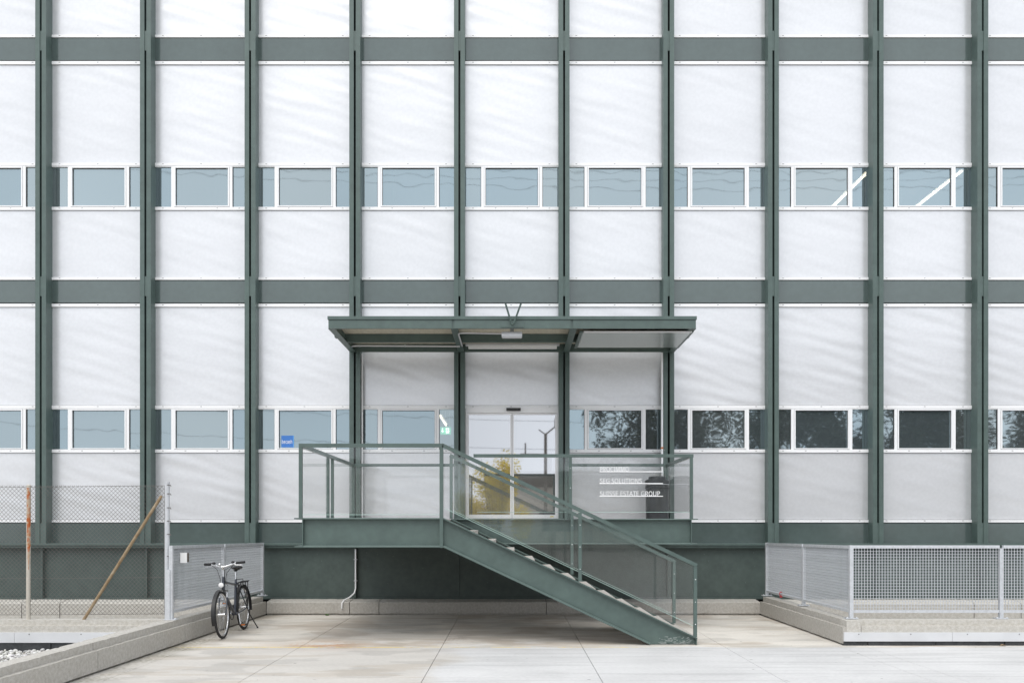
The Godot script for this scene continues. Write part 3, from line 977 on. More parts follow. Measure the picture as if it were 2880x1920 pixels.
func staircase() -> void:
	var t := thing("entrance_staircase", "dark green steel landing and stair with glass railings before the entrance", "staircase", Vector3(0, 0, 3.0))
	var z1 := 4.0
	var z2 := 2.32
	var top := 1.722
	var s := 0.472            # slope of the stair
	# decks
	part(t, "landing_deck", MB.new().bb(-2.83, 1.66, 0.10, -0.95, 1.712, z1 - 0.07), M.step)
	part(t, "landing_deck", MB.new().bb(-0.948, 1.66, 0.10, 2.80, 1.712, z2 - 0.07), M.step)
	# beams round the landing
	var zb := z1 - 0.07
	ibeam(t, "landing_beam", Vector3(-2.83, top, 0), Vector3(-0.982, top, 0), zb, 1, 0.40, M.green)
	ibeam(t, "landing_beam", Vector3(-0.93, top, 0), Vector3(2.785, top, 0), z2 - 0.07, 1, 0.40, M.green)
	for e in [[-2.838, zb], [2.806, z2 - 0.07]]:
		var b := MB.new()
		b.bb(e[0] - 0.006, 1.34, 0.1, e[0] + 0.006, 1.704, e[1] + 0.06)
		b.bb(e[0] - 0.112, 1.7045, 0.1, e[0] + 0.007, 1.7215, e[1] + 0.066).bb(e[0] - 0.112, 1.323, 0.1, e[0] + 0.007, 1.3395, e[1] + 0.066)
		if e[0] > 0:
			b = MB.new()
			b.bb(e[0] - 0.02, 1.34, 0.1, e[0] - 0.008, 1.704, e[1] + 0.06)
			b.bb(e[0] - 0.018, 1.7045, 0.1, e[0] + 0.088, 1.7215, e[1] + 0.066).bb(e[0] - 0.018, 1.323, 0.1, e[0] + 0.088, 1.3395, e[1] + 0.066)
		part(t, "landing_beam", b, M.green)
	for x in [-0.95, 0.95]:
		part(t, "support_beam", MB.new().bb(x - 0.06, 1.36, 0.06, x + 0.06, 1.658, z2 - 0.15), M.green)
	part(t, "support_beam", MB.new().bb(-2.8, 1.36, z2 - 0.09, -0.94, 1.658, z2 - 0.04), M.green)
	# stringers, cut level with the ground
	for z in [z1 - 0.07, z2 + 0.07]:
		var xa := -0.935
		var xb := 2.497
		var yb := top - s * (xb - xa)
		var hgt := 0.395
		var xg := xa + (top - hgt - 0.004) / s
		var web := PackedVector2Array([Vector2(xa, top), Vector2(xa, top - hgt), Vector2(xg, 0.004), Vector2(xb, 0.004), Vector2(xb, yb)])
		part(t, "stringer", MB.new().prism(web, Vector3(0, 0, z - 0.006), Vector3.RIGHT, Vector3.UP, Vector3(0, 0, 0.012)).bar(Vector3(xa, top - 0.008, z), Vector3(xb + 0.012, yb - 0.014, z), 0.14, 0.016).prism(flange(0.026), Vector3(xa, top - hgt - 0.002, z), Vector3.BACK, Vector3(0.427, 0.904, 0), Vector3(xg - xa, 0.006 - (top - hgt - 0.002), 0)).bb(xb - 0.004, 0.004, z - 0.065, xb + 0.008, yb - 0.02, z + 0.065), M.green)
	part(t, "corner_post", MB.new().bb(-0.981, 1.318, z1 - 0.072, -0.934, 2.69, z1 - 0.002), M.green)
	# paint scraped off the foot of the front stringer
	var sc := MB.new()
	var rg := RandomNumberGenerator.new()
	rg.seed = 31
	for k in 110:
		var px := rg.randf_range(2.0, 2.47)
		var py := 0.008 + pow(rg.randf(), 2.2) * 0.10
		if py > top - s * (px + 0.935) - 0.05:
			continue
		var q := Vector3(px, py, z1 - 0.0632)
		var e1 := rg.randf_range(0.006, 0.034)
		var e2 := rg.randf_range(0.002, 0.006)
		sc.quad(q + Vector3(-e1, -e2 * 0.4, 0), q + Vector3(e1 * 0.3, -e2, 0), q + Vector3(e1, e2 * 0.5, 0), q + Vector3(-e1 * 0.2, e2, 0))
	part(t, "scraped_paint", sc, M.scuff)
	# treads
	for k in 12:
		var xn := -0.52 + 0.277 * k
		var y := 1.546 - 0.1318 * k
		part(t, "tread", MB.new().bb(xn - 0.30, y - 0.055, z2 + 0.078, xn, y, z1 - 0.078), M.step)
	# handrails: top of the rail is 2.726
	var yr := 2.702
	rail_run(t, Vector3(-2.888, yr, z1 - 0.023), Vector3(-0.93, yr, z1 - 0.023))
	rail_run(t, Vector3(-0.94, yr + 0.002, z1 - 0.023), Vector3(2.505, yr + 0.002 - s * 3.445, z1 - 0.023))
	rail_run(t, Vector3(-0.96, yr, z2 + 0.07), Vector3(2.53, yr - s * 3.49, z2 + 0.07))
	rail_run(t, Vector3(-0.60, yr, z2 - 0.03), Vector3(2.825, yr, z2 - 0.03))
	rail_run(t, Vector3(-2.866, yr, z1 - 0.048), Vector3(-2.866, yr, 0.20))
	rail_run(t, Vector3(2.80, yr, z2 - 0.055), Vector3(2.80, yr, 0.20))
	rail_run(t, Vector3(-2.842, yr, 0.22), Vector3(-0.93, yr, 0.22))
	rail_run(t, Vector3(0.95, yr, 0.22), Vector3(2.776, yr, 0.22))
	# posts
	post(t, -2.865, top, yr - 0.026, z1 - 0.022, false)
	post(t, 0.922, 0.86, yr - 0.03 - s * 1.862, z1 - 0.022)
	post(t, 2.484, 0.11, yr - 0.03 - s * 3.424, z1 - 0.022)
	post(t, -0.94, top, yr - 0.03, z2 + 0.07, false)
	post(t, 0.927, 0.86, yr - 0.03 - s * 1.887, z2 + 0.07)
	post(t, 2.505, 0.11, yr - 0.03 - s * 3.465, z2 + 0.07)
	post(t, 0.91, top, yr - 0.026, z2 - 0.03)
	post(t, 2.795, top, yr - 0.026, z2 - 0.03, false)
	post(t, -2.866, top, yr - 0.026, 2.30, false)
	post(t, -2.866, top, yr - 0.026, 1.98, false)
	post(t, -2.866, top, yr - 0.026, 0.22, false)
	post(t, 2.80, top, yr - 0.026, 0.22, false)
	post(t, -0.955, top, yr - 0.026, 0.22, false)
	post(t, 0.972, top, yr - 0.026, 0.22, false)
	# glass
	var g0 := 1.828
	var g1 := yr - 0.026
	glass_box(t, -2.842, g0 - 0.06, z1 - 0.028, -0.983, g1, z1 - 0.016)
	glass_box(t, -2.872, g0, 2.322, -2.860, g1, z1 - 0.046)
	glass_box(t, -2.872, g0, 0.245, -2.860, g1, 1.958)
	glass_box(t, 2.794, g0, 0.245, 2.806, g1, z2 - 0.053)
	glass_box(t, -0.55, g0, z2 - 0.036, 0.885, g1, z2 - 0.024)
	var sign_glass := glass_box(t, 0.935, g0, z2 - 0.036, 2.770, g1, z2 - 0.024)
	glass_box(t, -2.84, g0, 0.214, -0.98, g1, 0.226)
	glass_box(t, 0.997, g0, 0.214, 2.775, g1, 0.226)
	for z in [z1 - 0.027, z2 + 0.065]:
		sloped_glass(t, -0.91, yr - 0.05, 0.895, s, 0.80, z)
		sloped_glass(t, 0.95, yr - 0.05 - s * 1.86, 2.458, s, 0.80, z)
	for e in [[-2.842, -0.983, z1 - 0.022, g0 - 0.063], [0.935, 2.77, z2 - 0.03, g0 - 0.003], [-0.55, 0.885, z2 - 0.03, g0 - 0.003]]:
		part(t, "glass_edge", MB.new().bb(e[0], e[3] - 0.003, e[2] - 0.007, e[1], e[3] + 0.0025, e[2] + 0.007), M.glass_edge)
	# lettering on the right glass
	var rows := [["PROCIMMO", 1.372, 1.820, 2.456, 0.075], ["SEG SOLUTIONS", 1.372, 2.022, 2.273, 0.075], ["SUISSE ESTATE GROUP", 1.372, 2.305, 2.075, 0.075]]
	for r in rows:
		var l := part(sign_glass, "lettering", letters(r[0], r[1], r[2], r[3], r[4]), M.text, Vector3(0, 0, z2 - 0.0235))
		l.set_meta("label", "white lettering reading " + r[0])
		part(sign_glass, "underline", MB.new().bb(r[1] - 0.01, r[3] - 0.008, z2 - 0.0235, 2.352, r[3] + 0.004, z2 - 0.0205), M.text)

# words as a mesh fitted between x0 and x1, capitals of the given height on the line y
func letters(words: String, x0: float, x1: float, y: float, cap: float, depth := 0.002) -> ArrayMesh:
	var tm := TextMesh.new()
	var f := SystemFont.new()
	f.font_names = PackedStringArray(["Droid Sans"])
	tm.font = f
	tm.text = words
	tm.font_size = 64
	tm.pixel_size = 0.01
	tm.depth = 0.1
	tm.curve_step = 1.0
	var src: Array = tm.get_mesh_arrays() if tm is PrimitiveMesh else []
	var vs: PackedVector3Array = src[Mesh.ARRAY_VERTEX]
	var lo := Vector3.ONE * 1e9
	var hi := -lo
	for p in vs:
		lo = lo.min(p)
		hi = hi.max(p)
	for i in vs.size():
		var p := vs[i]
		vs[i] = Vector3(lerpf(x0, x1, (p.x - lo.x) / (hi.x - lo.x)), y + (p.y - lo.y) / (hi.y - lo.y) * cap, (p.z - lo.z) / 0.1 * depth)
	src[Mesh.ARRAY_VERTEX] = vs
	src[Mesh.ARRAY_TANGENT] = null
	src[Mesh.ARRAY_TEX_UV] = null
	var m := ArrayMesh.new()
	m.add_surface_from_arrays(Mesh.PRIMITIVE_TRIANGLES, src)
	return m

# ---------------------------------------------------------------- fences
func mesh_panel(parent: Node3D, a: Vector3, b: Vector3, y0a: float, y1a: float, y0b: float, y1b: float) -> void:
	# galvanised square grating between two posts, a and b on plan
	var o := MB.new()
	var d := Vector3(b.x - a.x, 0, b.z - a.z)
	var len := d.length()
	var dn := d / len
	var nn := dn.cross(Vector3.UP)
	var cells := int(len / 0.0395)
	for i in range(1, cells):
		var k := float(i) / cells
		var c := a + d * k
		o.bar(Vector3(c.x, lerpf(y0a, y0b, k), c.z), Vector3(c.x, lerpf(y1a, y1b, k), c.z), 0.0058, 0.009, nn)
	var rows := int((y1a - y0a) / 0.0395)
	for j in range(1, rows):
		var k := float(j) / rows
		o.bar(Vector3(a.x, lerpf(y0a, y1a, k), a.z), Vector3(b.x, lerpf(y0b, y1b, k), b.z), 0.007, 0.0058)
	var g := part(parent, "mesh_panel", o, M.galv)
	var r := MB.new()
	r.bar(Vector3(a.x, y1a + 0.02, a.z), Vector3(b.x, y1b + 0.02, b.z), 0.042, 0.042)
	r.bar(Vector3(a.x, y0a - 0.018, a.z), Vector3(b.x, y0b - 0.018, b.z), 0.032, 0.036)
	part(parent, "rail", r, M.galv)

func fence_post(parent: Node3D, x: float, z: float, top: float, foot := 0.342) -> void:
	var o := MB.new()
	o.bb(x - 0.025, foot + 0.012, z - 0.025, x + 0.025, top, z + 0.025)
	var p := part(parent, "post", o, M.galv)
	part(p, "base_plate", MB.new().bb(x - 0.085, foot, z - 0.055, x + 0.085, foot + 0.011, z + 0.055).ball(Vector3(x - 0.065, foot + 0.016, z + 0.03), Vector3(0.013, 0.012, 0.013), 8).ball(Vector3(x + 0.065, foot + 0.016, z + 0.03), Vector3(0.013, 0.012, 0.013), 8), M.galv)

func fences() -> void:
	var l := thing("guard_fence", "galvanised mesh guard fence on the kerb behind the bicycle", "fence", Vector3(-4.6, 0.34, 2.0))
	var zs := [3.93, 2.02, 0.10]
	var xs := [-4.64, -4.59, -4.545]
	var tp := [1.345, 1.322, 1.30]
	var bt := [0.46, 0.45, 0.44]
	for i in 3:
		fence_post(l, xs[i], zs[i], tp[i] - (0.0 if i != 1 else 0.042), 0.337)
	for i in 2:
		mesh_panel(l, Vector3(xs[i], 0, zs[i] - 0.026), Vector3(xs[i + 1], 0, zs[i + 1] + 0.026), bt[i], tp[i] - 0.042, bt[i + 1], tp[i + 1] - 0.042)
	var r := thing("guard_fence_001", "galvanised square mesh guard fence turning the corner at the right", "fence", Vector3(4.65, 0.34, 2.0))
	xs = [4.65, 4.64, 4.625]
	zs = [3.85, 2.02, 0.15]
	for i in 3:
		fence_post(r, xs[i], zs[i], tp[i] + 0.003 - (0.0 if i != 1 else 0.042))
	for i in 2:
		mesh_panel(r, Vector3(xs[i], 0, zs[i] - 0.026), Vector3(xs[i + 1], 0, zs[i + 1] + 0.026), bt[i], tp[i] - 0.042, bt[i + 1], tp[i + 1] - 0.042)
	var fx := [4.65, 6.705, 8.76, 10.815]
	for i in 3:
		fence_post(r, fx[i + 1], 3.85, 1.306)
		mesh_panel(r, Vector3(fx[i] + 0.026, 0, 3.85), Vector3(fx[i + 1] - 0.026, 0, 3.85), 0.46, 1.306, 0.46, 1.306)

func chain_link() -> void:
	var t := thing("chain_link_fence", "old chain-link fence with rusty pipe post and slanting brace", "fence", Vector3(-6.0, 0.34, 3.9))
	var z := 3.9
	var y0 := 0.40
	var y1 := 2.165
	part(t, "end_post", MB.new().tube([Vector3(-4.709, 0.335, z), Vector3(-4.709, 2.2, z)], 0.033, 12).tube([Vector3(-4.709, 2.195, z), Vector3(-4.709, 2.212, z)], 0.036, 12), M.galv)
	var hooks := MB.new()
	for y in [2.17, 2.05, 1.86, 1.68, 1.5, 1.2, 0.9]:
		hooks.tube([Vector3(-4.70, y, z + 0.03), Vector3(-4.655, y, z + 0.02), Vector3(-4.65, y - 0.02, z + 0.02)], 0.006, 6)
	part(t, "hook_row", hooks, M.wire)
	part(t, "short_post", MB.new().bb(-4.70, 0.335, z + 0.04, -4.645, 1.02, z + 0.075), M.galv)
	for x in [-6.605, -9.0]:
		var pp := part(t, "pipe_post", MB.new().tube([Vector3(x, 0.335, z), Vector3(x + 0.005, 2.16, z)], 0.028, 14).ball(Vector3(x + 0.005, 2.16, z), Vector3(0.03, 0.018, 0.03), 12), M.old_pipe)
		# flaking rust down the front of the pipe
		var ru := MB.new()
		var rows := 60
		for i in rows:
			var ya := lerpf(1.02, 2.13, float(i) / rows)
			var yb := lerpf(1.02, 2.13, float(i + 1) / rows)
			var wa := clampf((ya - 0.95) * 2.2, 0.12, 1.0) * (0.8 + 0.4 * wob.get_noise_2d(ya * 90.0, x))
			var wb := clampf((yb - 0.95) * 2.2, 0.12, 1.0) * (0.8 + 0.4 * wob.get_noise_2d(yb * 90.0, x))
			for j in 4:
				var a0 := 0.55 - wa + 2.0 * wa * j / 4.0
				var a1 := 0.55 - wa + 2.0 * wa * (j + 1) / 4.0
				var b0 := 0.55 - wb + 2.0 * wb * j / 4.0
				var b1 := 0.55 - wb + 2.0 * wb * (j + 1) / 4.0
				var o := Vector3(x + 0.003, 0, z)
				ru.quad(o + Vector3(sin(a0) * 0.0295, ya, cos(a0) * 0.0295), o + Vector3(sin(a1) * 0.0295, ya, cos(a1) * 0.0295), o + Vector3(sin(b1) * 0.0295, yb, cos(b1) * 0.0295), o + Vector3(sin(b0) * 0.0295, yb, cos(b0) * 0.0295))
		part(pp, "rust_patch", ru, M.rusty_pole)
	part(t, "brace", MB.new().tube([Vector3(-5.85, 0.31, z + 0.03), Vector3(-4.775, 2.02, z + 0.03)], 0.021, 12), M.rust)
	# woven wire: two families of slanting wires, one in front of the other
	var w := MB.new()
	var pitch := 0.0575
	var xa := -9.0
	var xb := -4.735
	var h := y1 - y0
	var rng := RandomNumberGenerator.new()
	rng.seed = 8
	for dir in [-1, 1]:
		var k := -int(h / pitch) - 2
		while k * pitch < (xb - xa) + h + 0.1:
			var off := xa + k * pitch
			# along the wire: x = off + s, y = y0 + s (dir 1) or y1 - s
			var s0 := maxf(0.0, xa - off)
			var s1 := minf(h, xb - off)
			if s1 - s0 > 0.03:
				var pts := []
				var n := maxi(2, int((s1 - s0) / 0.17))
				for i in n + 1:
					var q := lerpf(s0, s1, float(i) / n)
					var j := Vector3(rng.randf_range(-0.0025, 0.0025), rng.randf_range(-0.0025, 0.0025), 0.0018 * dir + rng.randf_range(-0.002, 0.002))
					pts.append(Vector3(off + q, (y0 + q) if dir > 0 else (y1 - q), z) + j)
				w.tube(pts, 0.0022, 4)
			k += 1
	part(t, "wire_mesh", w, M.wire)
	var st := MB.new()
	for y in [2.155, 0.905, 0.41]:
		st.tube([Vector3(xa, y, z), Vector3(-6.6, y - 0.012, z), Vector3(-4.74, y + 0.006, z)], 0.003, 5)
	st.tube([Vector3(-4.745, 0.40, z), Vector3(-4.745, 2.165, z)], 0.004, 6)
	part(t, "tension_wire", st, M.wire)

# ---------------------------------------------------------------- bicycle
var bike_base := Vector3(-4.18, 0.0, 2.26)

func bp(f: float, u: float, s := 0.0) -> Vector3:   # f forward (towards the viewer), u up, s to the right in the picture
	return bike_base + Vector3(s + f * 0.045, u, f)

func wheel(parent: Node3D, f: float) -> void:
	var c := bp(f, 0.342)
	var ax := Vector3(1, 0, -0.045).normalized()
	var w := part(parent, "wheel", MB.new().torus(c, ax, 0.322, 0.020, 56, 8), M.rubber)
	tag(w, "bicycle wheel")
	part(w, "rim", MB.new().torus(c, ax, 0.297, 0.013, 56, 8), M.silver)
	var sp := MB.new()
	for i in 28:
		var q := TAU * i / 28
		var o := Vector3(0, cos(q), sin(q))
		var hub := c + ax * (0.03 if i % 2 else -0.03) + Vector3(0, cos(q + 0.9), sin(q + 0.9)) * 0.02
		sp.tube([hub, c + o * 0.29], 0.0016, 4)
	part(w, "spokes", sp, M.silver)
	part(w, "hub", MB.new().tube([c - ax * 0.05, c + ax * 0.05], 0.022, 10), M.silver)

func bicycle() -> void:
	var t := thing("bicycle", "dark blue touring bicycle with rear rack parked beside the kerb", "bicycle", Vector3(-4.155, 0, 2.8))
	wheel(t, 0.0)
	wheel(t, 1.10)
	var fr := MB.new()
	fr.tube([bp(0.46, 0.29), bp(0.30, 0.80)], 0.017, 10)                        # seat tube
	fr.tube([bp(0.46, 0.29), bp(0.955, 0.66)], 0.021, 10)                       # down tube
	fr.tube([bp(0.325, 0.72), bp(0.925, 0.80)], 0.017, 10)                      # top tube
	fr.tube([bp(0.97, 0.62), bp(0.912, 0.87)], 0.021, 10)                       # head tube
	for s in [-1, 1]:
		fr.tube([bp(0.45, 0.29, s * 0.025), bp(0.2, 0.31, s * 0.05), bp(0.0, 0.342, s * 0.062)], 0.010, 8)
		fr.tube([bp(0.315, 0.74, s * 0.02), bp(0.0, 0.342, s * 0.062)], 0.009, 8)
	fr.tube([bp(0.46, 0.29, -0.04), bp(0.46, 0.29, 0.04)], 0.023, 10)
	part(t, "frame", fr, M.navy)
	var fk := MB.new()
	for s in [-1, 1]:
		fk.tube([bp(0.972, 0.665, s * 0.052), bp(0.99, 0.55, s * 0.055), bp(1.03, 0.42, s * 0.056), bp(1.10, 0.342, s * 0.056)], 0.013, 8, 0.009)
	part(t, "fork", fk, M.navy)
	part(t, "fork_crown", MB.new().bar(bp(0.972, 0.672, -0.068), bp(0.972, 0.672, 0.068), 0.035, 0.034).tube([bp(0.975, 0.66, -0.054), bp(0.983, 0.58, -0.055)], 0.017, 8).tube([bp(0.975, 0.66, 0.054), bp(0.983, 0.58, 0.055)], 0.017, 8), M.silver)
	# handlebar
	part(t, "stem", MB.new().tube([bp(0.912, 0.86), bp(0.898, 0.985)], 0.016, 10).tube([bp(0.898, 0.98), bp(0.955, 1.02)], 0.017, 10), M.silver)
	var hb := MB.new()
	hb.tube([bp(0.80, 1.065, -0.29), bp(0.865, 1.062, -0.17), bp(0.92, 1.035, -0.09), bp(0.955, 1.018, -0.03), bp(0.955, 1.018, 0.03), bp(0.92, 1.035, 0.09), bp(0.865, 1.062, 0.17), bp(0.80, 1.065, 0.29)], 0.0125, 10)
	part(t, "handlebar", hb, M.silver)
	for s in [-1, 1]:
		part(t, "grip", MB.new().tube([bp(0.862, 1.0625, s * 0.175), bp(0.798, 1.0655, s * 0.296)], 0.019, 10), M.rubber)
		part(t, "brake_lever", MB.new().tube([bp(0.875, 1.05, s * 0.15), bp(0.895, 1.035, s * 0.18), bp(0.86, 1.025, s * 0.27)], 0.007, 6), M.silver)
		part(t, "shifter", MB.new().ball(bp(0.875, 1.075, s * 0.14), Vector3(0.028, 0.022, 0.03), 8), M.black)
	part(t, "bell", MB.new().ball(bp(0.945, 1.055, -0.035), Vector3(0.024, 0.02, 0.024), 10), M.silver)
	var cb := MB.new()
	cb.tube([bp(0.89, 1.04, -0.16), bp(1.0, 0.99, -0.06), bp(1.01, 0.85, -0.02), bp(0.985, 0.70, -0.02)], 0.004, 6)
	cb.tube([bp(0.89, 1.04, 0.16), bp(1.02, 0.97, 0.05), bp(0.99, 0.86, 0.03), bp(0.92, 0.77, 0.02)], 0.004, 6)
	cb.tube([bp(0.89, 1.04, 0.15), bp(1.0, 0.93, 0.08), bp(0.96, 0.80, 0.04), bp(0.80, 0.74, 0.02)], 0.004, 6)
	part(t, "cables", cb, M.black)
	var hl := part(t, "headlight", MB.new().tube([bp(0.99, 0.762), bp(1.055, 0.762)], 0.028, 14, 0.038), M.silver)
	part(hl, "lens", MB.new().ball(bp(1.056, 0.762), Vector3(0.036, 0.036, 0.012), 14), M.paper_white)
	part(hl, "bracket", MB.new().tube([bp(0.98, 0.69), bp(1.01, 0.73)], 0.006, 6), M.black)
	# saddle
	part(t, "seat_post", MB.new().tube([bp(0.30, 0.80), bp(0.268, 0.93)], 0.0135, 10), M.silver)
	part(t, "saddle", MB.new().ball(bp(0.20, 0.972), Vector3(0.085, 0.032, 0.09), 14).ball(bp(0.29, 0.975), Vector3(0.042, 0.026, 0.12), 12).tube([bp(0.268, 0.92), bp(0.27, 0.955)], 0.024, 8).bar(bp(0.17, 0.935, -0.03), bp(0.35, 0.94, -0.012), 0.008, 0.008).bar(bp(0.17, 0.935, 0.03), bp(0.35, 0.94, 0.012), 0.008, 0.008), M.black)
	# mudguards
	var ax := Vector3(1, 0, 0)
	for g in [[1.10, -0.35, 1.95], [0.0, 0.75, 3.35]]:
		var mg := MB.new()
		var n := 22
		for i in n:
			var a := lerpf(g[1], g[2], float(i) / n)
			var b := lerpf(g[1], g[2], float(i + 1) / n)
			var ca := bp(g[0], 0.342)
			var pa := ca + Vector3(0, sin(a), cos(a)) * 0.358
			var pb := ca + Vector3(0, sin(b), cos(b)) * 0.358
			mg.bar(pa, pb, 0.05, 0.004, (pa - ca).normalized())
		part(t, "mudguard", mg, M.black)
	# rack
	var rk := MB.new()
	for s in [-1, 1]:
		rk.tube([bp(0.27, 0.70, s * 0.03), bp(0.20, 0.735, s * 0.05), bp(-0.19, 0.735, s * 0.055), bp(-0.20, 0.735, 0)], 0.006, 6)
		rk.tube([bp(-0.02, 0.735, s * 0.055), bp(0.0, 0.36, s * 0.072)], 0.006, 6)
		rk.tube([bp(-0.15, 0.735, s * 0.055), bp(-0.01, 0.36, s * 0.072)], 0.006, 6)
		rk.tube([bp(0.12, 0.735, s * 0.052), bp(0.01, 0.36, s * 0.072)], 0.006, 6)
	for f in [0.18, 0.05, -0.08]:
		rk.tube([bp(f, 0.735, -0.052), bp(f, 0.735, 0.052)], 0.005, 6)
	rk.tube([bp(0.12, 0.735, -0.06), bp(0.10, 0.79, -0.05), bp(0.10, 0.79, 0.05), bp(0.12, 0.735, 0.06)], 0.006, 6)
	rk.bb(-4.18 - 0.05, 0.74, 2.26 - 0.2, -4.18 + 0.06, 0.75, 2.26 - 0.1)
	part(t, "rear_rack", rk, M.black)
	# drive
	part(t, "chainring", MB.new().torus(bp(0.46, 0.29, -0.045), ax, 0.085, 0.006, 32, 6), M.black)
	part(t, "chain_guard", MB.new().bar(bp(0.52, 0.385, -0.06), bp(0.02, 0.39, -0.06), 0.02, 0.05), M.black)
	for s in [-1, 1]:
		var foot := bp(0.46 + 0.03 * s, 0.29 - 0.165 * s, s * 0.085)
		var cr := part(t, "crank", MB.new().tube([bp(0.46, 0.29, s * 0.06), foot], 0.011, 8, 0.009), M.silver)
		part(cr, "pedal", MB.new().bb(foot.x + s * 0.05 - 0.045, foot.y - 0.011, foot.z - 0.035, foot.x + s * 0.05 + 0.045, foot.y + 0.011, foot.z + 0.035), M.black)
		part(cr, "reflector", MB.new().bb(foot.x + s * 0.05 - 0.03, foot.y - 0.009, foot.z + 0.0355, foot.x + s * 0.05 + 0.03, foot.y + 0.009, foot.z + 0.039), M.orange)
	part(t, "kickstand", MB.new().tube([bp(0.02, 0.34, 0.07), bp(0.0, 0.22, 0.10), bp(-0.06, 0.012, 0.19)], 0.009, 8).ball(bp(-0.06, 0.012, 0.19), Vector3(0.018, 0.012, 0.018), 8), M.black)
	t.rotation_degrees.z = 3.5     # it leans a little towards the kerb

# ---------------------------------------------------------------- small things outside
func small_things() -> void:
	var b := thing("rain_barrel", "dark grey plastic rain barrel standing on the landing behind glass", "barrel", Vector3(2.58, 1.713, 0.46))
	var c := Vector3(2.58, 1.713, 0.46)
	part(b, "body", MB.new().lathe([Vector2(0.001, 0.0), Vector2(0.185, 0.0), Vector2(0.20, 0.02), Vector2(0.203, 0.5), Vector2(0.20, 0.515), Vector2(0.215, 0.52), Vector2(0.215, 0.545), Vector2(0.205, 0.55), Vector2(0.207, 0.60), Vector2(0.217, 0.605), Vector2(0.217, 0.65), Vector2(0.20, 0.665)], c, 36, 1.07), M.barrel)
	part(b, "lid", MB.new().lathe([Vector2(0.20, 0.664), Vector2(0.155, 0.68), Vector2(0.15, 0.71), Vector2(0.135, 0.722), Vector2(0.001, 0.722)], c, 32, 1.07), M.barrel)
	part(b, "band", MB.new().torus(c + Vector3(0, 0.625, 0), Vector3.UP, 0.209, 0.006, 40, 6), M.galv)
	var p := thing("downpipe", "white downpipe with orange collar leading down to the barrel", "pipe", Vector3(2.75, 2.6, 0.04))
	part(p, "pipe", MB.new().tube([Vector3(2.755, 4.78, -0.02), Vector3(2.755, 3.05, -0.02), Vector3(2.75, 2.70, 0.0), Vector3(2.745, 2.56, 0.06), Vector3(2.72, 2.50, 0.22), Vector3(2.68, 2.485, 0.36)], 0.020, 12), M.white)
	part(p, "collar", MB.new().tube([Vector3(2.755, 3.02, -0.02), Vector3(2.755, 3.05, -0.02)], 0.027, 12), M.orange)
	part(p, "clamp", MB.new().bb(2.70, 2.985, -0.05, 2.80, 3.0, 0.0), M.galv)
	var q := thing("downpipe_001", "thin white pipe beside the column left of the door", "pipe", Vector3(-2.75, 1.72, -0.1))
	part(q, "pipe", MB.new().tube([Vector3(-2.765, 4.78, -0.10), Vector3(-2.765, 1.72, -0.10)], 0.017, 10), M.white)
	var k := thing("wall_conduit", "white cable conduit bending into the kerb under the landing", "conduit", Vector3(-2.9, 0.1, 0.0))
	part(k, "pipe", MB.new().tube([Vector3(-2.87, 1.18, -0.015), Vector3(-2.87, 0.46, -0.015), Vector3(-2.885, 0.38, 0.02), Vector3(-2.95, 0.31, 0.12), Vector3(-3.03, 0.27, 0.22), Vector3(-3.06, 0.22, 0.262), Vector3(-3.065, 0.13, 0.27), Vector3(-3.06, 0.12, 0.24)], 0.014, 10), M.white)
	part(k, "clip", MB.new().bb(-2.90, 0.985, -0.05, -2.84, 1.0, 0.004).bb(-2.90, 0.595, -0.05, -2.84, 0.61, 0.004), M.galv)
	var j := thing("junction_box", "small cream and brown box fixed to the left mesh fence", "box", Vector3(-4.56, 1.1, 3.72))
	part(j, "case", MB.new().bb(-4.60, 1.11, 3.62, -4.52, 1.235, 3.70), M.house_dark)
	part(j, "cover", MB.new().bb(-4.606, 1.10, 3.701, -4.514, 1.24, 3.715), M.paper_white)
	var r := part(self, "cable_lock", MB.new().torus(Vector3(4.61, 0.445, 1.0), Vector3(0.5, 0.1, 1.0), 0.034, 0.008, 28, 8).bb(4.59, 0.385, 0.985, 4.63, 0.415, 1.015), M.red)
	tag(r, "red cable lock hanging on the lower rail of the right fence", "lock")
	# weeds in the joint by the left kerb
	var rng := RandomNumberGenerator.new()
	rng.seed = 21
	var spots := [[Vector3(-4.36, -0.01, 7.05), 0.07, "small green weed in the joint at the near end of the kerb"], [Vector3(-3.32, 0.0, 0.30), 0.04, "tiny weed under the base kerb right of the bicycle"]]
	for s in spots.size():
		var w := MB.new()
		for i in 34:
			var a := rng.randf() * TAU
			var d := Vector3(cos(a), rng.randf_range(0.3, 1.6), sin(a)).normalized()
			var o: Vector3 = spots[s][0] + Vector3(rng.randf_range(-0.02, 0.02), 0, rng.randf_range(-0.02, 0.02))
			var e: Vector3 = o + d * spots[s][1] * rng.randf_range(0.5, 1.0)
			var sd := d.cross(Vector3.UP).normalized() * 0.007
			w.quad(o - sd * 0.4, o + sd * 0.4, e.lerp(o, 0.3) + sd, e.lerp(o, 0.3) - sd)
			w.tri(e.lerp(o, 0.3) - sd, e.lerp(o, 0.3) + sd, e)
		tag(part(self, "weed" + ("" if s == 0 else "_001"), w, M.weed), spots[s][2], "plant")
	# dead leaves before the right kerb
	var lp := [[Vector3(6.60, 0.006, 4.07), "curled brown dead leaf below the white metal strip"], [Vector3(7.18, 0.006, 4.06), "smaller dead leaf farther right below the metal strip"]]
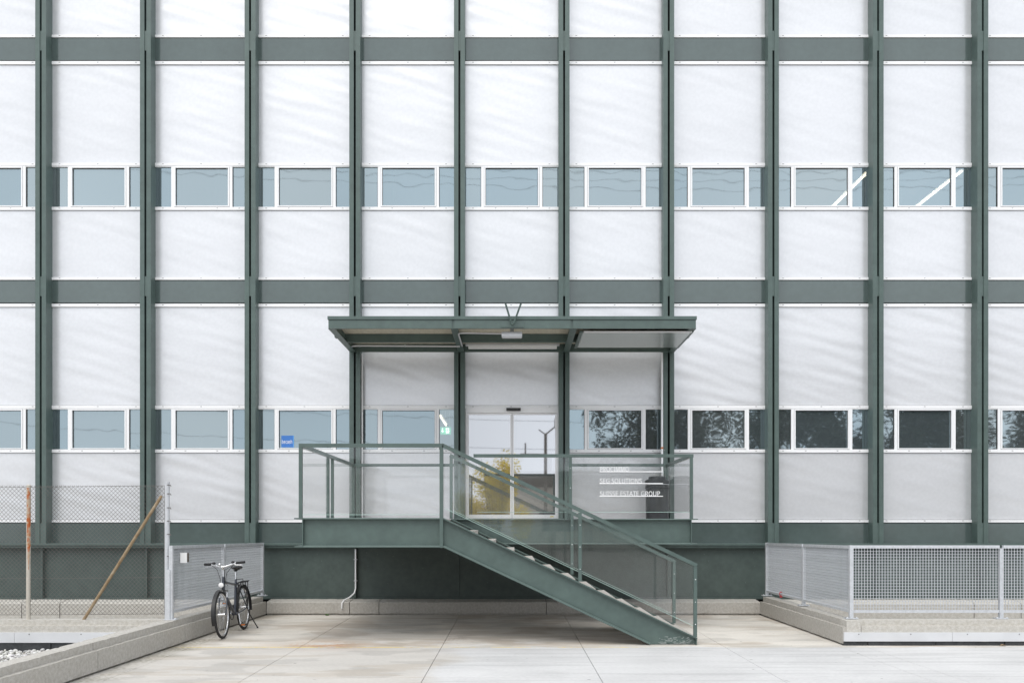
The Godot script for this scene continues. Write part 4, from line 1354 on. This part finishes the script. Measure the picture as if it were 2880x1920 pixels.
	for s in 2:
		var w := MB.new()
		var o: Vector3 = lp[s][0]
		var q2 := 0.05 - 0.02 * s
		w.quad(o + Vector3(-q2, 0, 0.01), o + Vector3(0, 0.012, 0.03), o + Vector3(q2, 0.004, 0), o + Vector3(0, 0.018, -0.02))
		w.quad(o + Vector3(-q2, -0.002, 0.01), o + Vector3(0, 0.016, -0.02), o + Vector3(q2, 0.002, 0), o + Vector3(0, 0.010, 0.03))
		tag(part(self, "dead_leaf" + ("" if s == 0 else "_001"), w, M.rust), lp[s][1], "leaf")

# ---------------------------------------------------------------- behind the glass
func inside_things() -> void:
	# blue sticker in the window left of the landing
	var s := thing("window_sticker", "blue square sticker with white word becash in a window corner", "sticker", Vector3(-4.18, 3.07, -0.228))
	part(s, "sheet", MB.new().bb(-4.292, 3.068, -0.2335, -4.075, 3.285, -0.2295), M.blue)
	part(s, "edge_stripe", MB.new().bb(-4.074, 3.068, -0.2335, -4.058, 3.285, -0.2295), mat(lin(0.12, 0.36, 0.75), 0.4))
	part(s, "lettering", letters("becash", -4.28, -4.09, 3.135, 0.075), M.text, Vector3(0, 0, -0.2295))
	# ceiling lamps
	var spec := [[8.52, 10.05, -4.4, -7.0, "lit ceiling tube seen in the second whole upper window from the right"], [10.74, 10.05, -4.6, -7.0, "lit ceiling tube seen in the rightmost whole upper window"], [-1.99, 4.62, -7.6, -9.9, "lit ceiling tube seen above the green exit sign"]]
	for i in spec.size():
		var q: Array = spec[i]
		var l := thing("ceiling_lamp" + ("" if i == 0 else "_%03d" % i), q[4], "lamp", Vector3(q[0], q[1], (q[2] + q[3]) / 2), "ceiling lamps in the rooms")
		part(l, "housing", MB.new().bb(q[0] - 0.06, q[1] + 0.03, q[3], q[0] + 0.06, q[1] + 0.07, q[2]), M.white)
		part(l, "tube", MB.new().tube([Vector3(q[0], q[1], q[3] + 0.02), Vector3(q[0], q[1], q[2] - 0.02)], 0.022, 10), M.tube)
		for z in [q[2] - 0.3, q[3] + 0.3]:
			part(l, "hanger", MB.new().tube([Vector3(q[0], q[1] + 0.07, z), Vector3(q[0], 5.76 if q[1] < 6 else 10.25, z)], 0.006, 6), M.white)
		var a := AreaLight3D.new()
		a.name = "lamp_light"
		a.area_size = Vector2(0.06, q[2] - q[3])
		a.light_energy = 1.0
		a.light_color = Color(1.0, 0.96, 0.86)
		a.shadow_enabled = true
		l.add_child(a)
		a.position = Vector3(0, -0.04, 0)
		a.rotation_degrees = Vector3(-90, 0, 0)
	# exit sign
	var e := thing("exit_sign", "green exit sign with white arrow and running figure inside the window", "sign", Vector3(-1.377, 3.5, -2.0))
	# a backlit sign
	var lit := mat(lin(0.06, 0.42, 0.22), 0.5)
	lit.emission_enabled = true
	lit.emission = lin(0.10, 0.55, 0.33)
	lit.emission_energy_multiplier = 1.6
	var lit_white := mat(lin(0.8, 0.8, 0.8), 0.5)
	lit_white.emission_enabled = true
	lit_white.emission = Color(0.95, 1.0, 0.97)
	lit_white.emission_energy_multiplier = 4.0
	var glow := OmniLight3D.new()
	glow.name = "sign_glow"
	glow.light_color = Color(0.6, 1.0, 0.8)
	glow.light_energy = 0.05
	glow.omni_range = 20.0
	glow.omni_attenuation = 2.0
	glow.light_size = 0.1
	glow.shadow_enabled = true
	e.add_child(glow)
	glow.position = Vector3(0, 0.07, 0.06)
	part(e, "board", MB.new().bb(-1.487, 3.498, -2.03, -1.265, 3.650, -2.0), lit)
	var ar := MB.new()
	ar.bb(-1.447, 3.57, -2.0, -1.432, 3.628, -1.997)
	ar.prism(PackedVector2Array([Vector2(-1.472, 3.575), Vector2(-1.4395, 3.53), Vector2(-1.407, 3.575)]), Vector3(0, 0, -1.9995), Vector3.RIGHT, Vector3.UP, Vector3(0, 0, 0.003))
	part(e, "arrow", ar, lit_white)
	part(e, "doorway", MB.new().bb(-1.37, 3.52, -2.0, -1.302, 3.632, -1.9975), lit_white)
	var man := MB.new()
	man.ball(Vector3(-1.33, 3.615, -1.996), Vector3(0.008, 0.008, 0.002), 8)
	for g in [[-1.335, 3.605, -1.342, 3.57], [-1.342, 3.57, -1.33, 3.55], [-1.33, 3.55, -1.335, 3.53], [-1.342, 3.57, -1.36, 3.548], [-1.336, 3.6, -1.32, 3.585], [-1.336, 3.6, -1.355, 3.59]]:
		man.bar(Vector3(g[0], g[1], -1.996), Vector3(g[2], g[3], -1.996), 0.003, 0.008)
	part(e, "running_figure", man, M.exit_green)
	for x in [-1.45, -1.30]:
		part(e, "hanger", MB.new().tube([Vector3(x, 3.65, -2.015), Vector3(x, 5.76, -2.015)], 0.004, 6), M.white)
	# coat stand behind the right window
	var cs := thing("coat_stand", "white branching coat stand behind the window right of the door", "coat stand", Vector3(2.15, 1.63, -1.2))
	var b := MB.new()
	b.tube([Vector3(2.27, 1.632, -1.15), Vector3(2.15, 2.6, -1.2), Vector3(2.05, 3.47, -1.25)], 0.018, 8)
	b.tube([Vector3(2.02, 1.632, -1.25), Vector3(2.17, 2.6, -1.2), Vector3(2.29, 3.46, -1.15)], 0.018, 8)
	b.tube([Vector3(2.09, 3.33, -1.24), Vector3(2.0, 3.39, -1.2)], 0.014, 8).tube([Vector3(2.27, 3.31, -1.16), Vector3(2.36, 3.36, -1.12)], 0.014, 8)
	part(cs, "pole", b, M.white)

# ---------------------------------------------------------------- what the glass mirrors, across the yard
func crown(rng: RandomNumberGenerator, base: Vector3, size: Vector3, count: int, leaf: float) -> MB:
	var w := MB.new()
	var lobes := []
	for i in 16:
		var d := Vector3(rng.randfn(), rng.randfn(), rng.randfn()).normalized() * pow(rng.randf(), 0.4) * 0.75
		lobes.append([d, rng.randf_range(0.2, 0.42)])
	for i in count:
		var l: Array = lobes[rng.randi() % lobes.size()]
		var d: Vector3 = Vector3(rng.randfn(), rng.randfn(), rng.randfn()).normalized() * pow(rng.randf(), 0.5) * l[1]
		var c: Vector3 = base + (l[0] + d) * size
		var n := Vector3(rng.randfn(), rng.randfn(), rng.randfn()).normalized()
		var u := n.cross(Vector3.UP).normalized() * leaf * rng.randf_range(0.6, 1.3)
		var x := n.cross(u).normalized() * leaf * 0.6
		w.quad(c - u, c - x, c + u, c + x)
	return w

func limbs(rng: RandomNumberGenerator, h: float, spread: float, r: float) -> MB:
	var w := MB.new()
	w.tube([Vector3.ZERO, Vector3(rng.randf_range(-0.2, 0.2), h * 0.5, 0), Vector3(rng.randf_range(-0.5, 0.5), h * 0.95, rng.randf_range(-0.3, 0.3))], r, 7, r * 0.25)
	for i in 26:
		var y := h * rng.randf_range(0.25, 0.9)
		var a := rng.randf() * TAU
		var k := spread * rng.randf_range(0.5, 1.0) * (1.15 - y / h)
		var o := Vector3(0, y, 0)
		var m := o + Vector3(cos(a) * k * 0.6, k * 0.35, sin(a) * k * 0.6)
		var e := o + Vector3(cos(a + 0.2) * k, k * 0.9, sin(a + 0.2) * k)
		w.tube([o, m, e], r * 0.32, 5, 0.012)
		for j in 4:
			var q := m.lerp(e, rng.randf())
			w.tube([q, q + Vector3(rng.randfn() * 0.5, rng.randf_range(0.3, 1.1), rng.randfn() * 0.5)], 0.025, 4, 0.006)
	return w

func opposite_side() -> void:
	var rng := RandomNumberGenerator.new()
	rng.seed = 77
	var crowns := []
	var trunks := []
	for i in 3:
		crowns.append(crown(rng, Vector3(0, 7.4, 0), Vector3(4.6, 6.6, 3.4), 9000, 0.12).mesh())
		trunks.append(limbs(rng, 12.0, 4.5, 0.28).mesh())
	# x, z, scale, kind
	var spots := [[8.5, 40.0, 0.92], [13.0, 43.0, 1.0], [17.5, 39.0, 1.05], [22.0, 42.0, 0.98], [26.5, 40.0, 1.08], [31.0, 43.0, 1.0], [36.0, 40.0, 1.05], [41.5, 44.0, 1.0], [47.0, 42.0, 1.1]]
	for i in spots.size():
		var q: Array = spots[i]
		var t := thing("yard_tree" + ("" if i == 0 else "_%03d" % i), ["first", "second", "third", "fourth", "fifth", "sixth", "seventh", "eighth", "ninth"][i] + " dark loose-crowned tree across the yard, counted rightwards from the pole", "tree", Vector3(q[0], 0, q[1]), "trees across the yard")
		var tr := MeshInstance3D.new()
		tr.name = "trunk"; tr.mesh = trunks[i % 3]; tr.material_override = M.bark
		t.add_child(tr)
		var cr := MeshInstance3D.new()
		cr.name = "crown"; cr.mesh = crowns[(i * 2 + 1) % 3]; cr.material_override = M.leaf if i % 3 else M.leaf_brown
		t.add_child(cr)
		t.scale = Vector3.ONE * q[2]
		t.rotation.y = i * 1.3
	for i in 3:
		var t := thing("bare_tree" + ("" if i == 0 else "_%03d" % i), ["bare leafless tree across the yard, left of the others", "bare leafless tree across the yard, in the middle", "bare leafless tree across the yard, beside the pole"][i], "tree", Vector3([-26.0, -15.0, 5.0][i], 0, [44.0, 36.0, 46.0][i]))
		var tr := MeshInstance3D.new()
		tr.name = "trunk"; tr.mesh = trunks[i]; tr.material_override = M.bark
		t.add_child(tr)
		t.scale = Vector3.ONE * [0.62, 0.5, 0.55][i]
	var f := thing("flowering_bush", "tall yellow flowering bush across the yard, mirrored in the door", "bush", Vector3(-0.75, 0, 25.0))
	var cb := crown(rng, Vector3(0, 2.3, 0), Vector3(1.8, 2.9, 1.4), 9000, 0.07)
	part(f, "foliage", cb, M.forsythia, Vector3(-0.75, 0, 25.0))
	var st := MB.new()
	for i in 22:
		var a := rng.randf() * TAU
		st.tube([Vector3(0, 0, 0), Vector3(cos(a) * 0.4, 2.0, sin(a) * 0.4), Vector3(cos(a) * rng.randf_range(0.4, 1.1), rng.randf_range(3.4, 5.0), sin(a) * 0.9)], 0.02, 5, 0.005)
	part(f, "stems", st, M.bark, Vector3(-0.75, 0, 25.0))
	var p := thing("overhead_line_pole", "wooden overhead line pole with side arm, mirrored in the door", "pole", Vector3(1.76, 0, 28.0))
	part(p, "mast", MB.new().tube([Vector3(1.76, 0, 28), Vector3(1.76, 6.4, 28)], 0.10, 10, 0.08), M.house_dark)
	part(p, "arm", MB.new().tube([Vector3(1.76, 5.3, 28), Vector3(0.43, 5.32, 28)], 0.04, 8).tube([Vector3(1.76, 6.35, 28), Vector3(2.25, 6.75, 28), Vector3(2.27, 7.2, 28)], 0.04, 8).tube([Vector3(1.76, 6.35, 28), Vector3(1.4, 6.6, 28)], 0.03, 8).tube([Vector3(0.7, 5.3, 28), Vector3(0.7, 5.9, 28)], 0.04, 8), M.house_dark)
	var wr := thing("overhead_wires", "thin overhead wires crossing above the yard", "wires", Vector3(0, 6.0, 28.0))
	for k in [[5.6, 28.0], [7.1, 28.2], [8.6, 30.0], [9.4, 30.5], [19.3, 28.0], [20.6, 29.0], [21.0, 31.0]]:
		var pts := []
		for i in 13:
			var x := -30.0 + 5.0 * i
			pts.append(Vector3(x, k[0] + pow((x - 1.76) / 30.0, 2) * 0.9 - 0.02 * x, k[1]))
		part(wr, "wire", MB.new().tube(pts, 0.009, 5), M.black)
	var h := thing("warehouse", "low grey-brown flat-roofed warehouse across the yard", "building", Vector3(9, 0, 50.0))
	part(h, "wall", MB.new().bb(0.2, 0, 46, 24, 4.4, 58), M.house)
	part(h, "roof_edge", MB.new().bb(0.0, 4.401, 45.8, 24.2, 5.25, 58.2), M.house_dark)
	for i in 6:
		part(h, "window", MB.new().bb(2.0 + i * 3.6, 1.2, 45.95, 4.2 + i * 3.6, 2.6, 45.999), M.black)
	var h2 := thing("office_block", "pale two-storey office block across the yard at the left", "building", Vector3(-26, 0, 58.0))
	part(h2, "wall", MB.new().bb(-42, 0, 56, -12, 6.2, 66), M.kerb_pale)
	part(h2, "roof_edge", MB.new().bb(-42.2, 6.201, 55.8, -11.8, 6.6, 66.2), M.house_dark)
	for i in 9:
		for n in 2:
			part(h2, "window", MB.new().bb(-40.5 + i * 3.1, 1.2 + n * 2.7, 55.95, -38.6 + i * 3.1, 2.6 + n * 2.7, 55.999), M.black)
